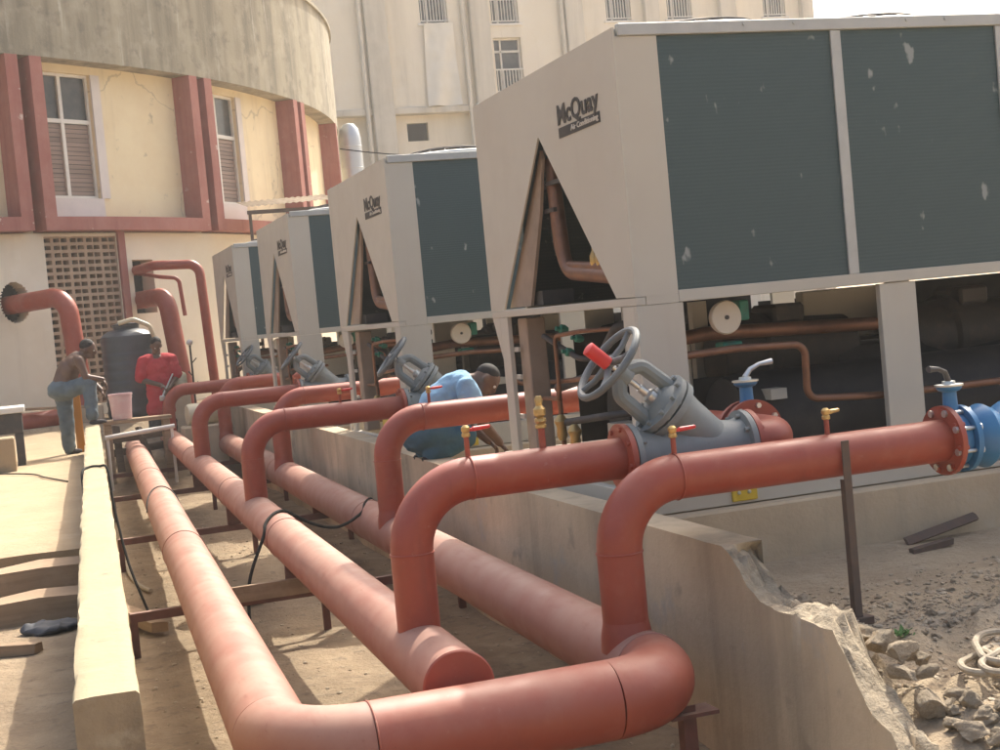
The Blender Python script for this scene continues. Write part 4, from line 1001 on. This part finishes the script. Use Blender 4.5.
j = MB(); j.ball(q+V3(0, 0, -.32), .2, 3, (1.08, .72, 1.1)); j.ball(q+V3(0, 0, -.68), .2, 3, (1.0, .72, 1.3)); j.ball(q+V3(0, -.01, -.5), .19, 3, (1.0, .74, 1.2)); j.ball(q+V3(0, -.01, -.86), .19, 3, (1.0, .76, 1.0)); limb(j, [q+V3(-.16, 0, -.2), q+V3(.16, 0, -.2)], [.1, .1]); limb(j, [q+V3(-.1, 0, -.92), q+V3(.1, 0, -.92)], [.13, .13])
for k in (-1, 1): limb(j, [arms[k][0], arms[k][0].lerp(arms[k][1], .85)], [.09, .085])
remesh(j, 'shirt', M['redshirt'], pr, .012, fold=.022)
j = MB()
for k in (-1, 1): limb(j, [q+V3(.09*k, .02, -.93), q+V3(.12*k, -.03, -1.2), q+V3(.12*k, .02, -1.54)], [.095, .09, .082])
remesh(j, 'trousers', M['trousers'], pr, .014, fold=.022)
for k in (-1, 1):
    j = MB(); j.ball(q+V3(.12*k, -.05, -1.58), .06, 2, (.85, 1.9, .65)); j.build('shoe', M['trousers'], pr)
mb = MB(); p = q+V3(.06, -.30, -.62); mb.capsule(p+V3(-.06, 0, -.12), p+V3(.12, 0, .20), .014, .012, 10); mb.box(p.x-.10, p.x-.02, p.y-.02, p.y+.02, p.z-.18, p.z-.10, bev=.01)
solo(mb, 'spanner', M['steel'], 'steel spanner held by the man in the red shirt', 'tool')

# stooping worker in blue behind the second branch
pb = thing('person', 'worker in a light blue shirt stooping over the pipes beside the second chiller', 'person', (2.75, 10.25, -1.03))
hip = V3(2.72, 10.28, -.80); mid = V3(2.84, 10.27, -.60); sh = V3(3.02, 10.24, -.49); nk = V3(3.115, 10.22, -.47); hd = V3(3.205, 10.18, -.475)
body = MB(); limb(body, [hip, mid, sh, nk, hd], [.11, .105, .10, .06, .058]); f, u, s = head(body, hd, (.55, -.35, -.75), (1, 0, .3))
arms = {}
for k in (-1, 1):
    S = sh+V3(.0, .18*k, -.02); E_ = V3(3.09, 10.24+.25*k, -.77); W_ = V3(3.25, 10.24+.13*k, -.95); arms[k] = (S, E_, W_)
    limb(body, [sh, S, E_, W_], [.09, .062, .045, .033]); hand(body, W_, (.5, -.1*k, -.6), (-.6, 0, -.5), .8)
legs = {}
for k in (-1, 1):
    H = hip+V3(0, .09*k, -.02); K = V3(2.98, 10.28+.13*k, -.86+.02*k); A = V3(2.72, 10.28+.12*k, -1.0); legs[k] = (H, K, A); limb(body, [H, K, A], [.10, .065, .045])
remesh(body, 'body', M['skin'], pb, .009); face_bits(hd, f, u, s, pb)
j = MB(); limb(j, [hip+V3(.03, 0, .06), mid, sh], [.115, .118, .11]); j.ball(sh, .125, 3, (.8, 1.4, .75))
for k in (-1, 1): limb(j, [arms[k][0], arms[k][0].lerp(arms[k][1], .8)], [.075, .068])
remesh(j, 'shirt', M['blueshirt'], pb, .012, fold=.022)
j = MB(); j.ball(hip+V3(-.01, 0, -.03), .165, 3, (1.0, 1.1, .9))
for k in (-1, 1): limb(j, list(legs[k][:2])+[legs[k][2]+V3(.03, 0, .03)], [.13, .095, .075])
remesh(j, 'trousers', M['tealtr'], pb, .013, fold=.022)
for k in (-1, 1):
    j = MB(); j.ball(legs[k][2]+V3(.03, 0, -.01), .055, 2, (1.9, .85, .65)); j.build('shoe', M['trousers'], pb)

# ------------------------------------------------------------------ things round the workers
t = thing('water_tank', 'dark ribbed plastic water tank standing against the cream wall between the two workers', 'tank', (1.42, 22.9, -1.05))
c = Vector((1.42, 22.9, -1.05)); pr_ = [(0, .38)]
for k in range(8): pr_ += [(.03+.145*k, .395), (.10+.145*k, .41), (.13+.145*k, .40)]
pr_ += [(1.2, .41), (1.27, .40), (1.33, .34), (1.37, .25), (1.38, .2), (1.43, .2), (1.44, .02)]
mb = MB(); mb.lathe(c, (0, 0, 1), pr_, 40); mb.build('shell', M['tank'], t)
mb = MB(); mb.lathe(c+V3(0, 0, 1.432), (0, 0, 1), [(0, .215), (.03, .215), (.045, .1), (.05, .02)], 28); mb.build('lid', M['tank'], t)
mb = MB(); mb.sweep(bend([c+V3(-.12, -.22, 1.47), c+V3(.1, -.28, 1.52), c+V3(.34, -.25, 1.40), c+V3(.43, -.18, 1.12)], .1, 6), .035, 12)
solo(mb, 'hose', M['cream'], 'pale hose looped over the top of the dark water tank', 'hose')
def bucket(loc, r, h, m, label):
    t = thing('bucket', label, 'bucket', loc); c = Vector(loc)
    mb = MB(); mb.lathe(c, (0, 0, 1), [(0, r*.82), (.01, r*.84), (h-.03, r*.99), (h-.028, r*1.05), (h, r*1.05), (h-.002, r*.94), (.03, r*.8)], 32); mb.build('shell', m, t)
    u = MB(); u.ring(c+V3(0, 0, h-.03), (0, 1, .15), r*1.0, .006, 24, 6, math.pi*1.02, math.pi*1.98); u.build('handle', M['steel'], t)
bucket((1.07, 20.0, -.93), .155, .35, M['bucket'], 'pale pink plastic bucket on the plank between the two workers')
mb = MB(); mb.box(.80, 1.72, 19.85, 20.15, -.985, -.935, bev=.006); solo(mb, 'plank', M['wood'], 'brown timber plank laid across the trench under the pink bucket', 'plank')
for x in (.86, 1.64):
    mb = MB(); mb.box(x-.05, x+.05, 19.88, 20.12, -2.0 if x < 1 else -2.0, -.987, bev=.008)
    solo(mb, 'timber_block', M['wood'], ['upright timber under the left end of the plank across the trench', 'upright timber under the right end of the plank across the trench'][x > 1], 'timber')
mb = MB(); mb.cyl((.80, 19.55, -1.14), (1.72, 19.62, -1.08), .032, seg=14); mb.cyl((.83, 19.55, -1.17), (.83, 19.55, -2.0), .02, seg=8); mb.cyl((1.68, 19.62, -1.1), (1.68, 19.62, -2.0), .02, seg=8)
solo(mb, 'rail_pipe', M['white'], 'thin whitish pipe rail across the far end of the trench in front of the plank', 'pipe')
mb = MB(); mb.lathe((1.98, 20.55, -1.0), (1, .15, 0), [(0, .05), (.01, .14), (.05, .155), (.42, .155), (.46, .14), (.47, .05)], 24); solo(mb, 'drum', M['cream'], 'cream plastic drum lying on its side behind the far branch pipes', 'drum')
mb = MB(); mb.box(1.9, 2.5, 20.35, 20.75, -2.0, -1.16, bev=.02); solo(mb, 'concrete_block', M['plinth'], 'rough concrete block under the cream plastic drum', 'block')
mb = MB(); mb.lathe((2.06, 21.95, -.72), (0, 0, 1), [(0, .10), (.01, .115), (.26, .12), (.30, .10), (.33, .045), (.37, .045), (.375, .02)], 20); solo(mb, 'jerrycan', M['cream'], 'pale upright plastic can right beside the man in red', 'container')
mb = MB(); mb.box(1.94, 2.2, 21.82, 22.1, -1.7, -.722, bev=.01); solo(mb, 'concrete_block', M['plinth'], 'narrow concrete block under the pale plastic can', 'block')
mb = MB(); mb.cyl((2.34, 22.6, -1.1), (2.34, 22.6, .0), .016, seg=8)
for z_, dx in ((-.25, .08), (-.45, -.06), (-.62, .07)): mb.cyl((2.34, 22.6, z_-.05), (2.34+dx, 22.58, z_+.03), .010, seg=6)
sp_ = solo(mb, 'standpipe', M['dark'], 'thin dark standpipe with a white knob in front of the cream wall', 'pipe')
mb = MB(); mb.box(.42, .52, 18.95, 19.05, -1.25, -.5, bev=.01); solo(mb, 'orange_post', M['orange'], 'short orange post behind the legs of the bare-backed man', 'post')
mb = MB(); mb.ball((2.34, 22.6, .03), .05, 2); mb.build('knob', M['white'], sp_)
# table, block and boards on the left
t = thing('work_bench', 'dark work bench with a pale top at the left edge behind the slab', 'bench', (-.5, 18.1, -1.25))
mb = MB(); mb.box(-1.4, -.16, 17.7, 18.5, -.62, -.55, bev=.008); mb.build('bench_top', M['white'], t)
mb = MB(); mb.box(-1.35, -.2, 17.75, 18.45, -.86, -.625, bev=.008); mb.build('apron', M['dark'], t)
for x, y in ((-.25, 17.8), (-.25, 18.4), (-1.3, 17.8), (-1.3, 18.4)):
    mb = MB(); mb.box(x-.045, x+.045, y-.045, y+.045, -1.26, -.862); mb.build('leg', M['dark'], t)
mb = MB(); mb.box(-.8, -.3, 17.0, 17.45, -1.26, -.87, bev=.012); solo(mb, 'concrete_block', M['slab'], 'sandy concrete block in front of the work bench at the left edge', 'block')
mb = MB(); mb.box(-.3, .95, 22.7, 23.2, -1.15, -.80, bev=.02); solo(mb, 'concrete_block', M['plinth'], 'long grey concrete block at the foot of the wall behind the seated man', 'block')
mb = MB(); mb.box(-.2, .7, 22.35, 22.5, -.79, -.75, bev=.004, rot=Matrix.Rotation(.06, 3, 'Y')); solo(mb, 'plank', M['wood'], 'thin loose plank on the long grey block behind the seated man', 'plank')
def plank(p0, p1, wd, th, label, m='wood', name='plank', roll=0, jag=0):
    p0, p1 = Vector(p0), Vector(p1); d = p1-p0; L = d.length; u = d.normalized(); s = Vector((0, 0, 1)).cross(u).normalized(); n = u.cross(s)
    Rm = Matrix((u, s, n)).transposed() @ Matrix.Rotation(roll, 3, 'X'); mb = MB(); N_ = 14; b = mb.b; rows = []
    for k in range(N_+1):
        x = -L/2+L*k/N_; row = []
        for (a, c_) in ((-1, -1), (-1, 1), (-.4, 1), (.3, 1), (1, 1), (1, -1)):
            v = Vector((x+(nz(a*3+c_, 1, 2, .06) if k in (0, N_) else 0), a*wd/2+nz(x, a*5, 4, jag), c_*th/2+nz(x*1.0, a*7+c_, 5, jag*1.1))); row.append(b.verts.new(Rm @ v+(p0+p1)/2))
        rows.append(row)
    for a, c_ in zip(rows, rows[1:]):
        for i in range(6): b.faces.new((a[i], a[(i+1) % 6], c_[(i+1) % 6], c_[i]))
    b.faces.new(rows[0]); b.faces.new(list(reversed(rows[-1])))
    return solo(mb, name, M[m], label, 'timber' if m == 'wood' else name.replace('_', ' '))
plank((.92, 20.9, -1.45), (1.75, 20.75, -1.38), .16, .10, 'dark sawn beam low in the clutter under the plank across the trench', 'dwood')
plank((.88, 20.55, -1.25), (1.62, 20.5, -1.22), .12, .07, 'dark sawn beam higher in the clutter under the plank across the trench', 'dwood')
plank((1.5, 20.35, -1.9), (1.30, 20.5, -1.1), .08, .06, 'dark prop leaning under the plank across the trench', 'dwood')
plank((1.02, 20.4, -1.9), (1.0, 20.62, -1.06), .10, .05, 'dark upright board under the plank across the trench', 'dwood')
plank((1.18, 20.75, -1.75), (2.3, 20.95, -1.68), .22, .14, 'thick dark baulk on the trench floor below the man in red', 'dwood')
plank((-3.2, 9.05, -1.36), (wl(9)-.12, 9.18, -1.35), .30, .16, 'upper rough timber step below the slab beside the low wall', 'wood', 'step', jag=.03)
plank((-3.2, 8.35, -1.42), (wl(8.3)-.12, 8.42, -1.41), .26, .15, 'lower rough timber step beside the low wall', 'wood', 'step', jag=.035)
plank((-.9, 7.55, -1.40), (-.12, 7.35, -1.42), .07, .05, 'bent grey-brown stick lying below the steps at the left edge', jag=.012)
plank((-.75, 7.0, -1.43), (-.32, 7.5, -1.43), .05, .03, 'thin split stick on the ground crossing under the longer stick', jag=.006)
mb = MB(); mb.ball((-.05, 7.92, -1.435), 1, 4, (.15, .13, .035))
for v in mb.b.verts: v.co += Vector((nz(v.co.x*3, v.co.y, 9, .03), nz(v.co.y, v.co.x, 9, .03), nz(v.co.x, v.co.y, 16, .022)+nz(v.co.x, v.co.y, 40, .008)))
solo(mb, 'plastic_sack', M['bluepack'], 'dull blue plastic sack on the ground between the steps and the low wall', 'sack')
plank((.98, 9.08, -1.615), (1.86, 9.0, -1.60), .05, .10, 'sun-topped timber board lying on edge against the nearest trestle', jag=.004)
plank((.40, 10.9, -1.90), (.63, 9.9, -1.90), .11, .07, 'rounded grey timber offcut on the trench floor left of the outer pipe', jag=.012)
plank((1.0, 11.3, -1.91), (1.35, 10.4, -1.91), .13, .05, 'pale board on the trench floor in the sun patch between the pipes', jag=.006)

# ------------------------------------------------------------------ cables and ropes
def smooth_path(pts, n=8):
    pts = [Vector(p) for p in pts]; out = []
    for i in range(len(pts)-1):
        p0, p1, p2, p3 = pts[max(0, i-1)], pts[i], pts[i+1], pts[min(len(pts)-1, i+2)]
        for k in range(n):
            t = k/n; out.append(.5*((2*p1)+(p2-p0)*t+(2*p0-5*p1+4*p2-p3)*t*t+(3*p1-p0-3*p2+p3)*t**3))
    out.append(pts[-1]); return out
def cable(pts, r, m, name, label, cat='cable'):
    mb = MB(); mb.sweep(smooth_path(pts), r, 8); return solo(mb, name, M[m], label, cat)
def over(xc, zc, a, r=RP+.012): return (xc+r*math.sin(a), zc+r*math.cos(a))
pts = [(1.16, 9.28, -1.93), (1.20, 9.38, -1.6)]
for a, y in ((-1.45, 9.5), (-.9, 9.58), (-.3, 9.68), (.3, 9.8), (.8, 9.9)):
    x, z = over(bx(y), ZB, a); pts.append((x, y, z))
pts += [(1.78, 10.0, -1.36), (1.98, 10.15, -1.42)]
for a, y in ((-.9, 10.32), (-.3, 10.5), (.3, 10.72), (.9, 10.9)):
    x, z = over(cx(y), ZC, a); pts.append((x, y, z))
pts += [(2.58, 11.0, -1.45)]
cable(pts, .011, 'cable', 'black_cable', 'black cable draped over the middle and right pipes of the trench')
pts = []
for k in range(9):
    a = -1.5+3.0*k/8; y = 12.9+.75*math.sin((k/8)*math.pi*.9); x, z = over(ax(y), ZA, a); pts.append((x, y, z))
cable(pts, .010, 'cable', 'black_cable', 'black cable loop over the sunlit outer pipe left of the trestles')
y = 11.45; c = wl(y)
cable([(c-.13, y-.55, -1.23), (c-.105, y-.25, -1.05), (c-.095, y-.05, -.91), (c-.04, y+.12, -.888), (c+.04, y+.12, -.888), (c+.095, y-.02, -.91), (c+.11, y-.2, -1.2), (c+.16, y-.5, -1.6), (c+.25, y-.8, -1.93)], .010, 'cable', 'black_cable', 'black cable crossing over the top of the low pale wall')
cable([(.62, 13.4, -1.935), (.60, 12.6, -1.92), (.63, 12.0, -1.93), (.70, 11.6, -1.93)], .018, 'rope', 'hose', 'short pale hose curving on the trench floor beside the low wall', 'hose')
cable([(-.9, 17.2, -1.235), (-.2, 16.2, -1.235), (.0, 15.4, -1.235), (.2, 14.6, -1.235)], .008, 'cable', 'black_cable', 'thin cable trailing over the slab from the bench towards the low wall')
pts = []; rc = Vector((3.42, 4.40, -1.50))
for k in range(72):
    a = .42*k; rr = .20+.055*math.sin(k*.61)+.02*math.sin(k*1.7); pts.append((rc.x+.04+rr*1.15*math.cos(a)+.03*math.sin(k*.23), rc.y+rr*.95*math.sin(a)+.05*math.cos(k*.31), rc.z+.016+.0009*k+.010*math.sin(k*.9)))
pts += [(3.6, 4.2, -1.50), (3.9, 4.1, -1.50), (4.3, 4.3, -1.50)]
mb = MB(); mb.sweep(smooth_path(pts, 5), .0135, 8); solo(mb, 'rope_coil', M['rope'], 'coil of thick dusty rope on the rubble at the right edge', 'rope')
plank((4.28, 6.46, -1.395), (4.80, 6.56, -1.335), .06, .010, 'dark rusty steel strip leaning at the foot of the nearest plinth', 'post', 'steel_strip', roll=.5)
plank((4.15, 6.22, -1.40), (4.45, 6.30, -1.39), .05, .03, 'small dark steel offcut in front of the rusty strip', 'post', 'steel_offcut')

# ------------------------------------------------------------------ rubble
def rock(seed, r=1., sub=4):
    rng = random.Random(seed); b = bmesh.new(); bmesh.ops.create_icosphere(b, subdivisions=sub, radius=r)
    planes = [(Vector((rng.gauss(0, 1), rng.gauss(0, 1), rng.gauss(0, 1))).normalized(), rng.uniform(.38, .8)) for _ in range(12)]
    sx = Vector((rng.uniform(.8, 1.25), rng.uniform(.7, 1.1), rng.uniform(.5, .85)))
    for v in b.verts:
        for n, d in planes:
            k = v.co.dot(n)
            if k > d: v.co -= n*(k-d)*.98
        v.co += v.co.normalized()*(noise.noise(v.co*2.2+Vector((seed, 0, 0)))*.14+noise.noise(v.co*6+Vector((seed, 3, 0)))*.07+noise.noise(v.co*13)*.03)
        v.co = Vector((v.co.x*sx.x, v.co.y*sx.y, v.co.z*sx.z))
    me = bpy.data.meshes.new('rubble_stone'); b.to_mesh(me); b.free(); me.materials.append(M['stone'])
    for p in me.polygons: p.use_smooth = True
    me.set_sharp_from_angle(angle=R_(50)); return me
RK = [rock(k*3+1) for k in range(7)]
dg = None
def ground_z(x, y):
    global dg
    dg = dg or bpy.context.evaluated_depsgraph_get()
    g = bpy.data.objects['ground']; ok, loc, nrm, i = g.ray_cast(Vector((x, y, 5)), Vector((0, 0, -1)))
    return loc.z if ok else -1.45
def stone(x, y, s, z=None, label='rough lump of broken concrete and stone in the rubble by the broken wall end', group='rubble stones by the broken wall', mesh=None, rz=None):
    o = bpy.data.objects.new('rubble_stone', mesh or random.choice(RK)); COL.objects.link(o)
    o.location = (x, y, (ground_z(x, y)+s*.08) if z is None else z); o.scale = (s, s*random.uniform(.8, 1.1), s*random.uniform(.7, 1))
    o.rotation_euler = (random.uniform(-.3, .3), random.uniform(-.3, .3), random.uniform(0, 6.3)); tag(o, label, 'stone', group); return o
for y_, s, dx in ((5.05, .055, .15), (4.92, .07, .16), (4.8, .06, .17), (4.68, .08, .18), (4.55, .085, .18), (4.42, .07, .19), (4.35, .06, .14), (4.28, .085, .21), (4.15, .075, .22), (4.05, .08, .20), (4.6, .055, .27), (4.85, .05, .26), (4.45, .06, .29), (4.2, .055, .31), (5.0, .045, .25), (4.75, .04, .33), (4.35, .05, .36), (4.95, .04, .20), (4.88, .045, .21), (4.7, .05, .23), (4.6, .045, .21), (4.5, .05, .24), (4.38, .045, .25), (4.3, .05, .28), (4.22, .045, .25), (4.12, .05, .30), (4.02, .05, .28), (3.95, .06, .24), (4.55, .035, .31), (4.65, .03, .28), (4.1, .04, .36), (4.25, .035, .34)):
    stone(rw(y_)+dx, y_, s, z=max(ptop(y_)-.10-.55*max(0, dx-.15), ground_z(rw(y_)+dx, y_)+.015))
rng = random.Random(11); cnt = 0
while cnt < 215:
    x = rng.uniform(2.93, 5.4); y = rng.uniform(3.6, 5.6) if rng.random() < .65 else rng.gauss(5.15, .12)
    if y > 5.6 or (x-3.42)**2+(y-4.4)**2 < .08: continue
    stone(x, y, rng.choice([.010, .012, .014, .017, .02, .024, .032])*rng.uniform(.8, 1.25)); cnt += 1
for x, y, s in ((3.62, 4.95, .05), (3.5, 5.02, .035), (3.8, 5.05, .04), (3.05, 3.95, .05), (3.12, 3.8, .045), (2.98, 4.1, .045), (3.25, 4.0, .03), (4.05, 5.1, .035), (3.95, 4.6, .04)): stone(x, y, s)
# gravel nobody could count, as one object
def gravel():
    t_ = bmesh.new(); bmesh.ops.create_icosphere(t_, subdivisions=1, radius=1); base = [v.co.copy() for v in t_.verts]; fc = [[v.index for v in f.verts] for f in t_.faces]; t_.free()
    V_, F_ = [], []; rng = random.Random(5)
    for k in range(6500):
        if k < 5400:
            x, y = rng.uniform(2.9, 6), rng.uniform(3.4, 5.9)
            if rng.random() < .4: y = rng.gauss(5.2, .18)
        else:
            y = rng.uniform(4.0, 16); x = wl(y)+.15+(rw(y)-wl(y)-.3)*rng.random()
        z = ground_z(x, y); s = rng.choice([.004, .005, .006, .008, .011, .015])*rng.uniform(.7, 1.2)
        Mt = Matrix.Translation((x, y, z+s*.2)) @ Matrix.Rotation(rng.uniform(0, 6), 4, 'Z') @ Matrix.Rotation(rng.uniform(-.5, .5), 4, 'X') @ Matrix.Diagonal((s*rng.uniform(.8, 1.7), s, s*rng.uniform(.4, .9), 1)); n0 = len(V_)
        V_ += [Mt @ (c*rng.uniform(.75, 1.15)) for c in base]; F_ += [[i+n0 for i in f] for f in fc]
    me = bpy.data.meshes.new('gravel'); me.from_pydata(V_, [], F_); me.materials.append(M['stone']); o = bpy.data.objects.new('gravel', me); COL.objects.link(o); tag(o, kind='stuff')
    tag(o, 'scattered gravel and crumbs on the trench floor and rubble ground', 'gravel')
gravel()
# weed by the broken wall
mb = MB(); c = Vector((3.17, 4.86, ground_z(3.17, 4.86))); rng = random.Random(2)
for k in range(26):
    a = rng.uniform(0, 6.28); L = rng.uniform(.02, .045); e = Vector((math.cos(a), math.sin(a), rng.uniform(.3, 1.2))).normalized(); s_ = Vector((-math.sin(a), math.cos(a), 0))*.009
    p = c+Vector((rng.uniform(-.05, .05), rng.uniform(-.04, .04), 0)); mb.prism([p, p+e*L*.5+s_, p+e*L, p+e*L*.5-s_], (0, 0, .0012))
solo(mb, 'weed', M['leaf'], 'tiny green weed growing in the rubble beside the broken wall end', 'plant')

# ------------------------------------------------------------------ dusty air
mb = MB(); mb.box(-60, 75, -25, 75, -3.0, 19); hz = mb.build('haze', bpy.data.materials.new('haze'), smooth=False); tag(hz, kind='stuff')
hm = hz.data.materials[0]; hm.use_nodes = True; ht = hm.node_tree; ht.nodes.clear()
ho = ht.nodes.new('ShaderNodeOutputMaterial'); hv = ht.nodes.new('ShaderNodeVolumePrincipled'); hv.inputs['Color'].default_value = (.95, .93, .88, 1); hv.inputs['Density'].default_value = .0015; hv.inputs['Anisotropy'].default_value = .3
ht.links.new(hv.outputs[0], ho.inputs['Volume'])
